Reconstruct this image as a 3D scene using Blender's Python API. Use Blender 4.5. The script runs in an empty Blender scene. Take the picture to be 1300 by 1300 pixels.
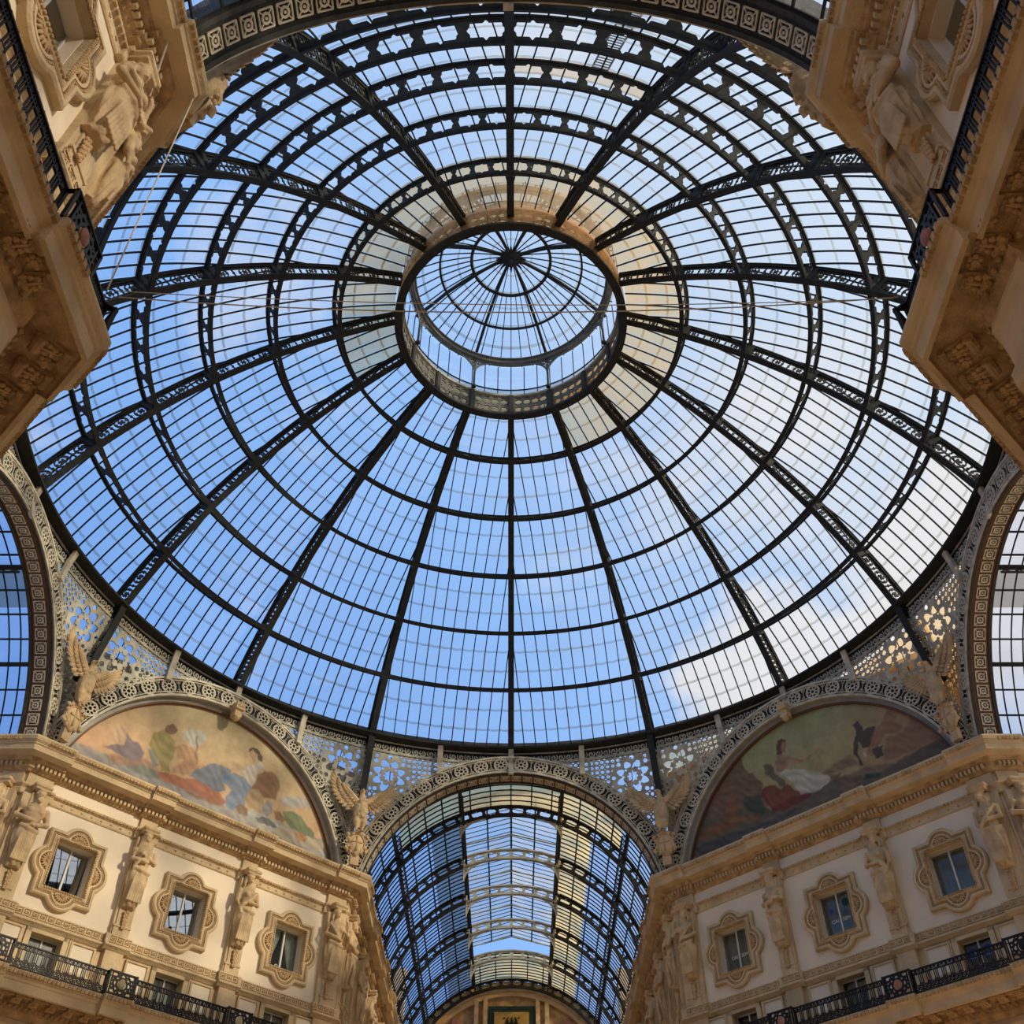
import bpy, bmesh, math, random
import numpy as np
from mathutils import Vector, Matrix
random.seed(7)
R = math.radians
PI = math.pi
SC = bpy.context.scene
# ------------------------------------------------------------------ camera
cam_d = bpy.data.cameras.new('camera'); cam = bpy.data.objects.new('camera', cam_d)
SC.collection.objects.link(cam); SC.camera = cam
CAM = Vector((0.134, -26.712, 1.6)); PITCH = R(45.837); FPX = 1297.0
cam.location = CAM; cam.rotation_euler = (PI/2 + PITCH, 0, 0)
cam_d.sensor_width = 36; cam_d.lens = FPX/1300*36; cam_d.shift_x = -0.0016
cam_d.clip_end = 500
# ------------------------------------------------------------------ view, world, sun
SC.view_settings.view_transform = 'Standard'; SC.view_settings.look = 'None'
SC.view_settings.gamma = 1; SC.view_settings.use_curve_mapping = False
SC.view_settings.exposure = 0.0
SC.cycles.transparent_max_bounces = 24
SUN = Vector((0.85, -0.36, 0.40)).normalized()
w = bpy.data.worlds.new('sky'); SC.world = w; w.use_nodes = True
nt = w.node_tree; nt.nodes.clear()
def N(nt, t, **k):
    n = nt.nodes.new(t)
    for a, b in k.items(): setattr(n, a, b)
    return n
def ramp(n, stops):
    e = n.color_ramp.elements
    while len(e) > 1: e.remove(e[-1])
    e[0].position = stops[0][0]; e[0].color = (*stops[0][1], 1)
    for p, c in stops[1:]:
        q = e.new(p); q.color = (*c, 1)
tc = N(nt, 'ShaderNodeTexCoord')
dp = N(nt, 'ShaderNodeVectorMath', operation='DOT_PRODUCT'); dp.inputs[1].default_value = SUN
nt.links.new(tc.outputs['Generated'], dp.inputs[0])
mr = N(nt, 'ShaderNodeMapRange'); mr.inputs[1].default_value = -1; mr.inputs[2].default_value = 1
nt.links.new(dp.outputs['Value'], mr.inputs[0])
cr = N(nt, 'ShaderNodeValToRGB')
ramp(cr, [(0.0, (.10,.27,.74)), (.2, (.14,.35,.86)), (.5, (.33,.59,1.05)), (.65, (.60,.76,.98)), (.85, (.92,.98,1.05)), (1, (1.1,1.1,1.1))])
nt.links.new(mr.outputs[0], cr.inputs[0])
sx = N(nt, 'ShaderNodeSeparateXYZ'); nt.links.new(tc.outputs['Generated'], sx.inputs[0])
mp = N(nt, 'ShaderNodeMapping'); mp.inputs['Scale'].default_value = (1.0, 1.0, 1.7); mp.inputs['Location'].default_value = (3.1, 1.7, 0.4)
nt.links.new(tc.outputs['Generated'], mp.inputs[0])
nz = N(nt, 'ShaderNodeTexNoise'); nz.inputs['Scale'].default_value = 2.6; nz.inputs['Detail'].default_value = 9; nz.inputs['Roughness'].default_value = .6
nt.links.new(mp.outputs[0], nz.inputs['Vector'])
c2 = N(nt, 'ShaderNodeValToRGB'); ramp(c2, [(.52, (0,0,0)), (.66, (1,1,1))])
nt.links.new(nz.outputs[0], c2.inputs[0])
mx = N(nt, 'ShaderNodeMix', data_type='RGBA'); mx.inputs['B'].default_value = (.95,.93,.92,1)
sm = N(nt, 'ShaderNodeMath', operation='MULTIPLY'); sm.inputs[1].default_value = .75
nt.links.new(c2.outputs[0], sm.inputs[0]); nt.links.new(sm.outputs[0], mx.inputs[0]); nt.links.new(cr.outputs[0], mx.inputs['A'])
prev = mx.outputs['Result']
for cd, r0, r1, off in (((0.2456,0.7778,0.5785), .9915, .9985, 0.0), ((0.4460,0.6665,0.5973), .978, .999, .05)):   # two cloud banks low in the north-east
    dq = N(nt, 'ShaderNodeVectorMath', operation='DOT_PRODUCT'); dq.inputs[1].default_value = cd
    nt.links.new(tc.outputs['Generated'], dq.inputs[0])
    n3 = N(nt, 'ShaderNodeTexNoise'); n3.inputs['Scale'].default_value = 9; n3.inputs['Detail'].default_value = 8
    nt.links.new(tc.outputs['Generated'], n3.inputs['Vector'])
    q1 = N(nt, 'ShaderNodeMapRange'); q1.inputs[1].default_value = r0; q1.inputs[2].default_value = r1; q1.inputs[3].default_value = -.35+off; q1.inputs[4].default_value = .30+off
    nt.links.new(dq.outputs['Value'], q1.inputs[0])
    q2 = N(nt, 'ShaderNodeMath', operation='ADD'); nt.links.new(q1.outputs[0], q2.inputs[0]); nt.links.new(n3.outputs[0], q2.inputs[1])
    q3 = N(nt, 'ShaderNodeMapRange'); q3.inputs[1].default_value = .52; q3.inputs[2].default_value = .70
    nt.links.new(q2.outputs[0], q3.inputs[0])
    m4 = N(nt, 'ShaderNodeMix', data_type='RGBA'); m4.inputs['B'].default_value = (.93,.91,.90,1)
    nt.links.new(q3.outputs[0], m4.inputs[0]); nt.links.new(prev, m4.inputs['A']); prev = m4.outputs['Result']
bg = N(nt, 'ShaderNodeBackground'); bg.inputs['Strength'].default_value = 1.0
wo = N(nt, 'ShaderNodeOutputWorld')
nt.links.new(prev, bg.inputs[0]); nt.links.new(bg.outputs[0], wo.inputs[0])
sl = bpy.data.lights.new('sun', 'SUN'); sun = bpy.data.objects.new('sun', sl); SC.collection.objects.link(sun)
sl.energy = 4.0; sl.color = (1, .83, .58); sl.angle = R(3.0)
sun.rotation_euler = SUN.to_track_quat('Z', 'Y').to_euler(); sun.location = (60, -30, 60)

# ------------------------------------------------------------------ materials
def mat(name, col, rough=.7, noise=0, nscale=2, bump=0, bscale=20, metal=0, col2=None, detail=4):
    m = bpy.data.materials.new(name); m.use_nodes = True
    t = m.node_tree; b = t.nodes['Principled BSDF']
    b.inputs['Base Color'].default_value = (*col, 1); b.inputs['Roughness'].default_value = rough
    b.inputs['Metallic'].default_value = metal
    b.inputs['Specular IOR Level'].default_value = .22
    if noise or col2 or bump:
        tc = N(t, 'ShaderNodeTexCoord')
        if noise or col2:
            n = N(t, 'ShaderNodeTexNoise'); n.inputs['Scale'].default_value = nscale; n.inputs['Detail'].default_value = detail
            t.links.new(tc.outputs['Object'], n.inputs['Vector'])
            r = N(t, 'ShaderNodeValToRGB')
            c2 = col2 or tuple(c*(1-noise) for c in col)
            ramp(r, [(.35, c2), (.6, col)])
            t.links.new(n.outputs[0], r.inputs[0]); t.links.new(r.outputs[0], b.inputs['Base Color'])
        if bump:
            n2 = N(t, 'ShaderNodeTexNoise'); n2.inputs['Scale'].default_value = bscale; n2.inputs['Detail'].default_value = 5
            t.links.new(tc.outputs['Object'], n2.inputs['Vector'])
            bp = N(t, 'ShaderNodeBump'); bp.inputs['Strength'].default_value = bump; bp.inputs['Distance'].default_value = .05
            t.links.new(n2.outputs[0], bp.inputs['Height']); t.links.new(bp.outputs[0], b.inputs['Normal'])
    return m
def glass(name, tint, dirt, dcol, gloss=.06, streak=False):
    m = bpy.data.materials.new(name); m.use_nodes = True; t = m.node_tree; t.nodes.clear()
    out = N(t, 'ShaderNodeOutputMaterial')
    tr = N(t, 'ShaderNodeBsdfTransparent'); tr.inputs[0].default_value = (*tint, 1)
    df = N(t, 'ShaderNodeBsdfDiffuse'); df.inputs[0].default_value = (*dcol, 1)
    tl = N(t, 'ShaderNodeBsdfTranslucent'); tl.inputs[0].default_value = (*dcol, 1)
    m1 = N(t, 'ShaderNodeMixShader'); m1.inputs[0].default_value = .6
    t.links.new(df.outputs[0], m1.inputs[1]); t.links.new(tl.outputs[0], m1.inputs[2])
    g = N(t, 'ShaderNodeNewGeometry')
    n = N(t, 'ShaderNodeTexNoise'); n.inputs['Scale'].default_value = .55; n.inputs['Detail'].default_value = 6
    t.links.new(g.outputs['Position'], n.inputs['Vector'])
    mr = N(t, 'ShaderNodeMapRange'); mr.inputs[1].default_value = .35; mr.inputs[2].default_value = .7
    mr.inputs[3].default_value = dirt*.4; mr.inputs[4].default_value = dirt*1.7
    t.links.new(n.outputs[0], mr.inputs[0])
    m2 = N(t, 'ShaderNodeMixShader'); t.links.new(mr.outputs[0], m2.inputs[0])
    t.links.new(tr.outputs[0], m2.inputs[1]); t.links.new(m1.outputs[0], m2.inputs[2])
    gl = N(t, 'ShaderNodeBsdfGlossy'); gl.inputs['Roughness'].default_value = .05
    m3 = N(t, 'ShaderNodeMixShader'); m3.inputs[0].default_value = gloss
    t.links.new(m2.outputs[0], m3.inputs[1]); t.links.new(gl.outputs[0], m3.inputs[2])
    t.links.new(m3.outputs[0], out.inputs[0])
    return m
M = {}
M['iron'] = mat('dark_painted_iron', (.034,.036,.034), .7, .35, 3, .2, 30)
M['iron_blue'] = mat('slate_painted_iron', (.062,.062,.054), .75, .3, 3, .2, 30)
M['bar'] = mat('glazing_bar_paint', (.022,.024,.024), .8)
M['pale'] = mat('pale_stone_grey_paint', (.55,.53,.42), .6, .35, 2.5, .2, 30)
M['pale_warm'] = mat('cream_grey_paint', (.66,.60,.46), .6, .35, 2.5, .2, 30)
M['mid'] = mat('mid_grey_paint', (.20,.20,.175), .7, .3, 3)
M['glass'] = glass('dusty_roof_glass', (.93,.96,1.0), .10, (.80,.80,.80))
M['glass_band'] = glass('dusty_glass_overlap', (.70,.73,.74), .34, (.62,.62,.52))
M['glass_tan_sunlit'] = glass('tan_sunlit_glass', (.95,.76,.50), .34, (.85,.62,.38))  # sunlit tan of oculus panes and right spandrels painted in; also oculus backing
M['glass_tan_sunlit_band'] = glass('tan_sunlit_overlap', (.72,.60,.42), .45, (.62,.48,.30))  # same sunlit tan put into the overlap colour
M['glass_rust'] = glass('rust_streaked_glass', (1.0,.84,.66), .25, (.8,.5,.25))
M['glass_clear'] = glass('lantern_glass', (.95,.97,1.0), .07, (.8,.8,.8))
M['glass_smoke'] = glass('vault_glass', (.78,.82,.92), .12, (.66,.68,.68))
M['glass_vault_beige'] = glass('beige_vault_glass', (1.0,.74,.38), .62, (.95,.78,.46))
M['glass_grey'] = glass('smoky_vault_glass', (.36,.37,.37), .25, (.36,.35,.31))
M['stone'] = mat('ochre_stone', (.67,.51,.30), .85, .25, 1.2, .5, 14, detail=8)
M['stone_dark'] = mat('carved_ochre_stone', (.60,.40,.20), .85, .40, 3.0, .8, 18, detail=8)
M['statue'] = mat('ochre_statue_stone', (.66,.48,.27), .8, .3, 2.2, .35, 24, detail=8)
M['plaster'] = mat('cream_plaster', (.84,.72,.54), .9, .08, .7, .1, 10, detail=6)
M['plinth'] = mat('lower_wall_stone', (.70,.50,.29), .85, .2, 1.0, .3, 8)
M['floor'] = mat('mosaic_floor', (.82,.60,.37), .6, .15, .8)
M['frame'] = mat('window_frame_paint', (.62,.62,.58), .5)
M['interior'] = mat('dark_room', (.02,.02,.018), .9)
M['curtain'] = mat('grey_green_curtain', (.42,.46,.42), .9, .2, 5)
M['blackiron'] = mat('black_wrought_iron', (.018,.016,.016), .45, .3, 8)
M['medal'] = mat('brass_medallion', (.50,.42,.24), .5, .3, 6)
M['medalred'] = mat('faded_red_medallion', (.45,.20,.14), .6, .3, 6)
M['rim'] = mat('brown_rim_paint', (.16,.08,.04), .6)
M['greyband'] = mat('grey_plaster_band', (.40,.38,.33), .8, .2, 2)
M['rope'] = mat('steel_rope', (.55,.50,.42), .6)
M['darkgap'] = mat('shade_black_gutter_soffit', (.018,.018,.017), .9)  # shade of the unlit gutter underside put into the colour
M['white'] = mat('white_lettering', (.75,.75,.72), .6)
M['blue'] = mat('blue_round_sticker', (.03,.08,.30), .5)
M['red'] = mat('red_enamel', (.45,.03,.02), .5)
M['green_mosaic'] = mat('dark_green_mosaic_border', (.02,.05,.045), .6, .4, 20)
M['gold_mosaic'] = mat('gold_mosaic', (.50,.33,.10), .6, .35, 14)
M['fresco'] = mat('faded_fresco', (.55,.36,.18), .8, .4, 2.5)
m = bpy.data.materials.new('window_glass'); m.use_nodes = True; t = m.node_tree; t.nodes.clear()
o_ = N(t, 'ShaderNodeOutputMaterial'); a_ = N(t, 'ShaderNodeBsdfTransparent'); a_.inputs[0].default_value = (.8,.82,.8,1)
g_ = N(t, 'ShaderNodeBsdfGlossy'); g_.inputs['Roughness'].default_value = .01; g_.inputs[0].default_value = (.68,.72,.78,1)
x_ = N(t, 'ShaderNodeMixShader'); x_.inputs[0].default_value = .45
t.links.new(a_.outputs[0], x_.inputs[1]); t.links.new(g_.outputs[0], x_.inputs[2]); t.links.new(x_.outputs[0], o_.inputs[0])
M['winglass'] = m
M['blind'] = mat('grey_roller_blind', (.30,.30,.25), .9, .2, 3)
M['dimglass'] = glass('unlit_window_glass', (.85,.87,.85), .05, (.5,.5,.5), .035)
M['glass_ridge'] = glass('hazy_ridge_glass', (.93,.93,.93), .34, (.80,.80,.78))
m = bpy.data.materials.new('painted_lunette'); m.use_nodes = True; t = m.node_tree; b = t.nodes['Principled BSDF']
at = N(t, 'ShaderNodeAttribute', attribute_name='paint'); n = N(t, 'ShaderNodeTexNoise'); n.inputs['Scale'].default_value = 2.2; n.inputs['Detail'].default_value = 9
tcc = N(t, 'ShaderNodeTexCoord'); t.links.new(tcc.outputs['Object'], n.inputs['Vector'])
mr_ = N(t, 'ShaderNodeMapRange'); mr_.inputs[3].default_value = .6; mr_.inputs[4].default_value = 1.35
t.links.new(n.outputs[0], mr_.inputs[0])
ml = N(t, 'ShaderNodeMix', data_type='RGBA', blend_type='MULTIPLY'); ml.inputs[0].default_value = 1
t.links.new(at.outputs['Color'], ml.inputs['A']); t.links.new(mr_.outputs[0], ml.inputs['B']); t.links.new(ml.outputs['Result'], b.inputs['Base Color'])
b.inputs['Roughness'].default_value = .8
M['paint'] = m

# ------------------------------------------------------------------ helpers
def tag(o, label=None, cat=None, group=None, kind=None):
    if label: o['label'] = label
    if cat: o['category'] = cat
    if group: o['group'] = group
    if kind: o['kind'] = kind
    return o
def empty(name, loc=(0,0,0), rz=0, label=None, cat=None, group=None, kind=None, parent=None):
    o = bpy.data.objects.new(name, None); SC.collection.objects.link(o)
    o.location = loc; o.rotation_euler = (0, 0, rz); o.parent = parent; o.empty_display_size = .3
    return tag(o, label, cat, group, kind)
class MB:
    def __init__(s): s.v = []; s.f = []; s.m = []
    def add(s, vs, fs, m=0):
        n = len(s.v); s.v.extend(vs)
        for f in fs: s.f.append([i+n for i in f]); s.m.append(m)
    def quad(s, a, b, c, d, m=0): s.add([a, b, c, d], [(0,1,2,3)], m)
    def hexa(s, p, m=0):   # 8 points: bottom 4 then top 4
        s.add(p, [(3,2,1,0),(4,5,6,7),(0,1,5,4),(1,2,6,5),(2,3,7,6),(3,0,4,7)], m)
    def box(s, x0, x1, y0, y1, z0, z1, m=0, fn=None):
        p = [(x0,y0,z0),(x1,y0,z0),(x1,y1,z0),(x0,y1,z0),(x0,y0,z1),(x1,y0,z1),(x1,y1,z1),(x0,y1,z1)]
        if fn: p = [fn(*q) for q in p]
        s.hexa(p, m)
    def grid(s, rows, m=0, closed=False):   # rows: list of lists of points
        nv = len(s.v); W_ = len(rows[0])
        for r in rows: s.v.extend(r)
        for i in range(len(rows)-1):
            for j in range(W_ if closed else W_-1):
                k = (j+1) % W_
                s.f.append([nv+i*W_+j, nv+i*W_+k, nv+(i+1)*W_+k, nv+(i+1)*W_+j]); s.m.append(m)
    def tube(s, pts, r, n=6, m=0, caps=True):
        pts = [Vector(p) for p in pts]; rows = []
        for i, p in enumerate(pts):
            d = (pts[min(i+1, len(pts)-1)] - pts[max(i-1, 0)]).normalized()
            up = Vector((0,0,1)) if abs(d.z) < .9 else Vector((1,0,0))
            a = d.cross(up).normalized(); b = d.cross(a)
            rr = r[i] if isinstance(r, (list, tuple)) else r
            rows.append([tuple(p + a*math.cos(2*PI*k/n)*rr + b*math.sin(2*PI*k/n)*rr) for k in range(n)])
        s.grid(rows, m, True)
        if caps:
            nv = len(s.v); s.v.extend(rows[0]); s.f.append(list(range(nv, nv+n))); s.m.append(m)
            nv = len(s.v); s.v.extend(rows[-1]); s.f.append(list(range(nv+n-1, nv-1, -1))); s.m.append(m)
    def ell(s, c, r, nu=12, nv=8, m=0, rot=None):
        rows = []
        for i in range(nv+1):
            t = PI*i/nv - PI/2; row = []
            for j in range(nu):
                a = 2*PI*j/nu
                p = Vector((math.cos(t)*math.cos(a)*r[0], math.cos(t)*math.sin(a)*r[1], math.sin(t)*r[2]))
                if rot: p = rot @ p
                row.append(tuple(p + Vector(c)))
            rows.append(row)
        s.grid(rows, m, True)
    def path_box(s, pts, side, nor, wd, th, m=0):   # rectangular bar along pts; side, nor: lists of unit vectors
        rows = []
        for p, a, b in zip(pts, side, nor):
            p = Vector(p); a = Vector(a)*wd/2; b = Vector(b)*th/2
            rows.append([tuple(p-a-b), tuple(p+a-b), tuple(p+a+b), tuple(p-a+b)])
        s.grid(rows, m, True)
        for r, o in ((rows[0], 1), (rows[-1], -1)):
            nv = len(s.v); s.v.extend(r); s.f.append([nv, nv+1, nv+2, nv+3][::o]); s.m.append(m)
    def build(s, name, mats, parent=None, smooth=False, flip=False):
        if not isinstance(mats, (list, tuple)): mats = [mats]
        me = bpy.data.meshes.new(name)
        me.from_pydata([tuple(p) for p in s.v], [], [f[::-1] for f in s.f] if flip else s.f)
        for q in mats: me.materials.append(q)
        if len(mats) > 1: me.polygons.foreach_set('material_index', s.m)
        if smooth: me.polygons.foreach_set('use_smooth', [True]*len(s.f))
        me.update()
        o = bpy.data.objects.new(name, me); SC.collection.objects.link(o); o.parent = parent
        return o
def put(name, me, parent=None, loc=(0,0,0), rz=0, mw=None, scale=None):
    o = bpy.data.objects.new(name, me); SC.collection.objects.link(o); o.parent = parent
    if mw is not None: o.matrix_local = mw
    else:
        o.location = loc; o.rotation_euler = (0,0,rz)
        if scale: o.scale = scale
    return o
def openwork(mb, f, u0, u1, v0, v1, res, mp, th, m=0, run=4, back=True):
    """solid where f(u,v)>0: marching squares plate of thickness th, placed by mp(u,v,w)"""
    nu = max(1, round((u1-u0)/res)); nv = max(1, round((v1-v0)/res))
    us = np.linspace(u0, u1, nu+1); vs = np.linspace(v0, v1, nv+1)
    U, V = np.meshgrid(us, vs, indexing='ij'); F = f(U, V) + 1e-9
    S = F > 0; h = th/2
    def emit(poly, sides):
        n = len(mb.v); k = len(poly)
        mb.v.extend(mp(u, v, h) for u, v in poly); mb.f.append(list(range(n, n+k))); mb.m.append(m)
        if back:
            mb.v.extend(mp(u, v, -h) for u, v in poly); mb.f.append(list(range(n+2*k-1, n+k-1, -1))); mb.m.append(m)
            for a in sides:
                b = (a+1) % k; mb.f.append([n+b, n+a, n+k+a, n+k+b]); mb.m.append(m)
    full = S[:-1,:-1] & S[1:,:-1] & S[1:,1:] & S[:-1,1:]
    anyc = S[:-1,:-1] | S[1:,:-1] | S[1:,1:] | S[:-1,1:]
    for j in range(nv):
        i = 0
        while i < nu:
            if full[i, j]:
                k = i+1
                while k < nu and full[k, j] and k-i < run: k += 1
                emit([(us[i],vs[j]),(us[k],vs[j]),(us[k],vs[j+1]),(us[i],vs[j+1])], [])
                i = k; continue
            if anyc[i, j]:
                c = [(i,j),(i+1,j),(i+1,j+1),(i,j+1)]; poly = []; cut = []
                for q in range(4):
                    a = c[q]; b = c[(q+1) % 4]; fa = F[a]; fb = F[b]
                    if fa > 0: poly.append((us[a[0]], vs[a[1]])); cut.append(0)
                    if (fa > 0) != (fb > 0):
                        t = fa/(fa-fb)
                        poly.append((us[a[0]]+(us[b[0]]-us[a[0]])*t, vs[a[1]]+(vs[b[1]]-vs[a[1]])*t)); cut.append(1)
                if len(poly) >= 3:
                    emit(poly, [a for a in range(len(poly)) if cut[a] and cut[(a+1) % len(poly)]])
            i += 1
def ringf(U, V, cu, cv, r, w): return w/2 - np.abs(np.hypot(U-cu, V-cv) - r)
def discf(U, V, cu, cv, r): return r - np.hypot(U-cu, V-cv)
mxm = lambda *a: np.maximum.reduce(a)
def spiralf(U, V, cu, cv, r, w, sgn=1, turns=1.6):
    x = (U-cu)*sgn; y = V-cv; rr = np.hypot(x, y); a = np.arctan2(y, x)
    best = np.full(U.shape, -9.)
    for k in range(3):
        t = (a + PI + 2*PI*k)/(2*PI*turns)      # 0..1 along the spiral
        q = w/2 - np.abs(rr - r*np.clip(t, 0, 1))
        best = np.where(t <= 1.02, np.maximum(best, q), best)
    return best
def proj(p):
    x = p[0]-CAM.x; y = p[1]-CAM.y; z = p[2]-CAM.z; c, s = math.cos(PITCH), math.sin(PITCH)
    d = y*c+z*s
    if d < .1: return None
    return (652+FPX*x/d, 650-FPX*(-y*s+z*c)/d)
# ================================================================== THE DOME
RC, ZC, RR = -2.629, 20.154, 23.053                    # meridian circle of the ribs' lower flange
ring_r = [18.0, 16.54, 14.79, 12.74, 10.36, 7.77, 5.15]
AL = [math.acos((r-RC)/RR) for r in ring_r]
def dep(a): return .95 - .30*(a-AL[0])/(AL[-1]-AL[0])
def mer(a, v=0.0): return (RC + (RR+v)*math.cos(a), ZC + (RR+v)*math.sin(a))   # (radius, height)
dome = empty('glass_dome', (0,0,30.5), 0, 'great glass and dark iron ribbed dome over the octagon', 'dome')
HB = R(11.25)
def dparent(o): o.parent = dome; o.location = (0,0,-30.5); return o
# --- rib (built towards +y, 16 rotated copies)
def rib_unit(U, V, cu, h):
    c = h/2; k = h
    f = mxm(ringf(U, V, cu, c, .43*k, .09*k), discf(U, V, cu, c, .06*k))
    for a in range(4):
        t = PI/4 + a*PI/2
        f = mxm(f, discf(U, V, cu+.15*k*math.cos(t), c+.15*k*math.sin(t), .085*k), discf(U, V, cu+.34*k*math.cos(t+PI/4), c+.34*k*math.sin(t+PI/4), .07*k))
    return f
rm = MB(); rf = MB(); ru = MB()
for k in range(6):
    a0, a1 = AL[k], AL[k+1]; L = RR*(a1-a0); am = (a0+a1)/2; h = dep(am)
    n = 3; p = L/n
    def f(U, V):
        g = V*0-1
        hh = h - .10 - .12; vv = V - .10
        for i in range(n):
            g = mxm(g, rib_unit(U, vv, (i+.5)*p, hh))
            g = mxm(g, discf(U, vv, i*p, hh/2, .10*hh), discf(U, vv, i*p, hh*.80, .07*hh), discf(U, vv, i*p, hh*.2, .07*hh))
        g = mxm(g, .03-np.abs(vv-hh*.02), .03-np.abs(vv-hh*.98), .13-U, U-(L-.13))
        g = mxm(g, .10-V, V-(h-.12))
        # spandrel webs between circles
        for i in range(n+1):
            g = mxm(g, .035*hh - np.abs(U-i*p))
        return g
    def mp(u, v, w_, a0=a0, h=h):
        a = a0 + u/RR; hh = dep(a); r, z = mer(a, v/h*hh); return (w_, r, z)
    openwork(rm, f, 0, L, 0, h, .036, mp, .05)
aa = [AL[0] + (AL[-1]-AL[0])*i/36 for i in range(37)]
def mpath(v, x=0): return [(x, mer(a, v(a) if callable(v) else v)[0], mer(a, v(a) if callable(v) else v)[1]) for a in aa]
SX = [(1,0,0)]*37; NO = [(0, math.cos(a), math.sin(a)) for a in aa]
rf.path_box(mpath(-.02), SX, NO, .30, .05)
rf.path_box(mpath(.05, .06), SX, NO, .06, .10); rf.path_box(mpath(.05, -.06), SX, NO, .06, .10)
ru.path_box(mpath(lambda a: dep(a)), SX, NO, .24, .06)
ru.path_box(mpath(lambda a: dep(a)-.07, .06), SX, NO, .06, .10); ru.path_box(mpath(lambda a: dep(a)-.07, -.06), SX, NO, .06, .10)
# gusset knuckles where rings meet the rib
for k in range(1, 6):
    a = AL[k]; d = dep(a)
    for sx_ in (-1, 1):
        pr = [(sx_*.03, *mer(a-.011, 0)), (sx_*.03, *mer(a+.011, 0)), (sx_*.03, *mer(a+.011, d)), (sx_*.03, *mer(a-.011, d))]
        po = [(sx_*.11, q[1], q[2]) for q in pr]
        rf.hexa(pr+po)
rib_web = rm.build('scroll_web', M['iron_blue']); rib_low = rf.build('lower_flange', M['iron']); rib_up = ru.build('upper_flange', M['iron'])
for o in (rib_web, rib_low, rib_up): bpy.data.objects.remove(o)
webm, lowm, upm = [bpy.data.meshes[n] for n in ('scroll_web', 'lower_flange', 'upper_flange')]
for i in range(16):
    rz = -R(22.5*i)
    r_ = empty('rib', (0,0,-30.5), rz, parent=dome)
    put('scroll_web', webm, r_); put('lower_flange', lowm, r_); put('upper_flange', upm, r_)
# --- ring trusses with star-shaped openings (bay towards +y, 16 copies each)
def star_hole(U, V, cu, p, h):
    x = np.abs(U-cu); y = np.abs(V-h/2)
    a, b = .35*p, .265*h
    box = np.minimum(a-x, b-y)
    spike = .17*p*(1-y/(.40*h)) - x
    sd = np.minimum(a+.08*p - x - .08*p*y/(.15*h), .15*h-y)
    return mxm(box, spike, sd)
for k in range(0, 6):
    a0 = AL[k]; d = dep(a0); r0, z0 = mer(a0); nr, nz = math.cos(a0), math.sin(a0)
    Lh = (r0+d*nr/2)*HB; n = 4; p = 2*Lh/n
    def f(U, V):
        g = U*0+1
        for i in range(n): g = np.minimum(g, -star_hole(U, V, -Lh+(i+.5)*p, p, d))
        return g
    def mp(u, v, w_):
        t = u/Lh*HB; r = r0+v*nr + w_*(-nz); return (r*math.sin(t), r*math.cos(t), z0+v*nz + w_*nr)
    b = MB(); openwork(b, f, -Lh, Lh, 0, d, .05 if k else .06, mp, .05)
    tr = b.build('star_web', M['iron_blue']); me = tr.data; bpy.data.objects.remove(tr)
    b = MB(); fw = .20 if k else .42
    ts = [-HB + 2*HB*i/10 for i in range(11)]
    def arc(v): return [((r0+v*nr)*math.sin(t), (r0+v*nr)*math.cos(t), z0+v*nz) for t in ts]
    tang = [(-nz*math.sin(t), -nz*math.cos(t), nr) for t in ts]; nrm = [(nr*math.sin(t), nr*math.cos(t), nz) for t in ts]
    if k: b.path_box(arc(-.02), tang, nrm, fw, .05); b.path_box(arc(.05), tang, nrm, .10, .08)
    else:
        pts = [((r0+.10)*math.sin(t), (r0+.10)*math.cos(t), z0-.02) for t in ts]
        b.path_box(pts, [(math.sin(t), math.cos(t), 0) for t in ts], [(0,0,1)]*11, .46, .10)
    b.path_box(arc(d), tang, nrm, .18, .06); b.path_box(arc(d-.07), tang, nrm, .10, .08)
    fl = b.build('flange', M['iron']); mf = fl.data; bpy.data.objects.remove(fl)
    for i in range(16):
        q = empty('base_ring_truss' if k == 0 else 'ring_truss', (0,0,-30.5), -R(22.5*i+11.25), parent=dome)
        put('star_web', me, q); put('flange', mf, q)
# --- glazing: parallel bars and panes inside each of the 16 bays
SP = .60
panes = []; bars = MB()
def bay_pt(x, a, v):
    r, z = mer(a, v); x = max(-r*math.sin(HB), min(r*math.sin(HB), x)); return (x, math.sqrt(r*r-x*x), z)
GV = lambda a: dep(a)+.10
for i in range(-6, 7):
    x = (i+.5)*SP if False else i*SP
    # from the base up to where the bar dies on the rib
    pts = []
    for j in range(49):
        a = AL[0]-.01 + (AL[-1]-AL[0]+.01)*j/48
        r, z = mer(a, GV(a)-.05)
        if abs(x) > r*math.sin(HB)-.02: break
        pts.append((x, math.sqrt(r*r-x*x), z, a))
    if len(pts) < 2: continue
    bars.path_box([p[:3] for p in pts], [(1,0,0)]*len(pts), [(0, math.cos(p[3]), math.sin(p[3])) for p in pts], .045, .07)
for k in range(6):
    for j in range(3):
        a0 = AL[k] + (AL[k+1]-AL[k])*j/3; a1 = AL[k] + (AL[k+1]-AL[k])*(j+1)/3
        if j: # horizontal clip bar row
            pass
        for i in range(-7, 7):
            x0, x1 = i*SP, (i+1)*SP
            lim0 = mer(a0, GV(a0))[0]*math.sin(HB)
            if x0 >= lim0-.02 or x1 <= -lim0+.02: continue
            b0 = .14/RR
            rows = []
            for a, dv in ((a0-.04/RR, .045), (a0+b0*.5, .035), (a1, 0)):
                rows.append([bay_pt(x0+.02, a, GV(a)+dv), bay_pt((x0+x1)/2, a-(.03/RR if dv else 0), GV(a)+dv), bay_pt(x1-.02, a, GV(a)+dv)])
            panes.append((k, j, i, rows))
bm_ = bars.build('glazing_bars', M['bar']); barm = bm_.data; bpy.data.objects.remove(bm_)
for i in range(16):
    q = put('glazing_bars', barm, dome, (0,0,-30.5), -R(22.5*i+11.25))
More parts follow.
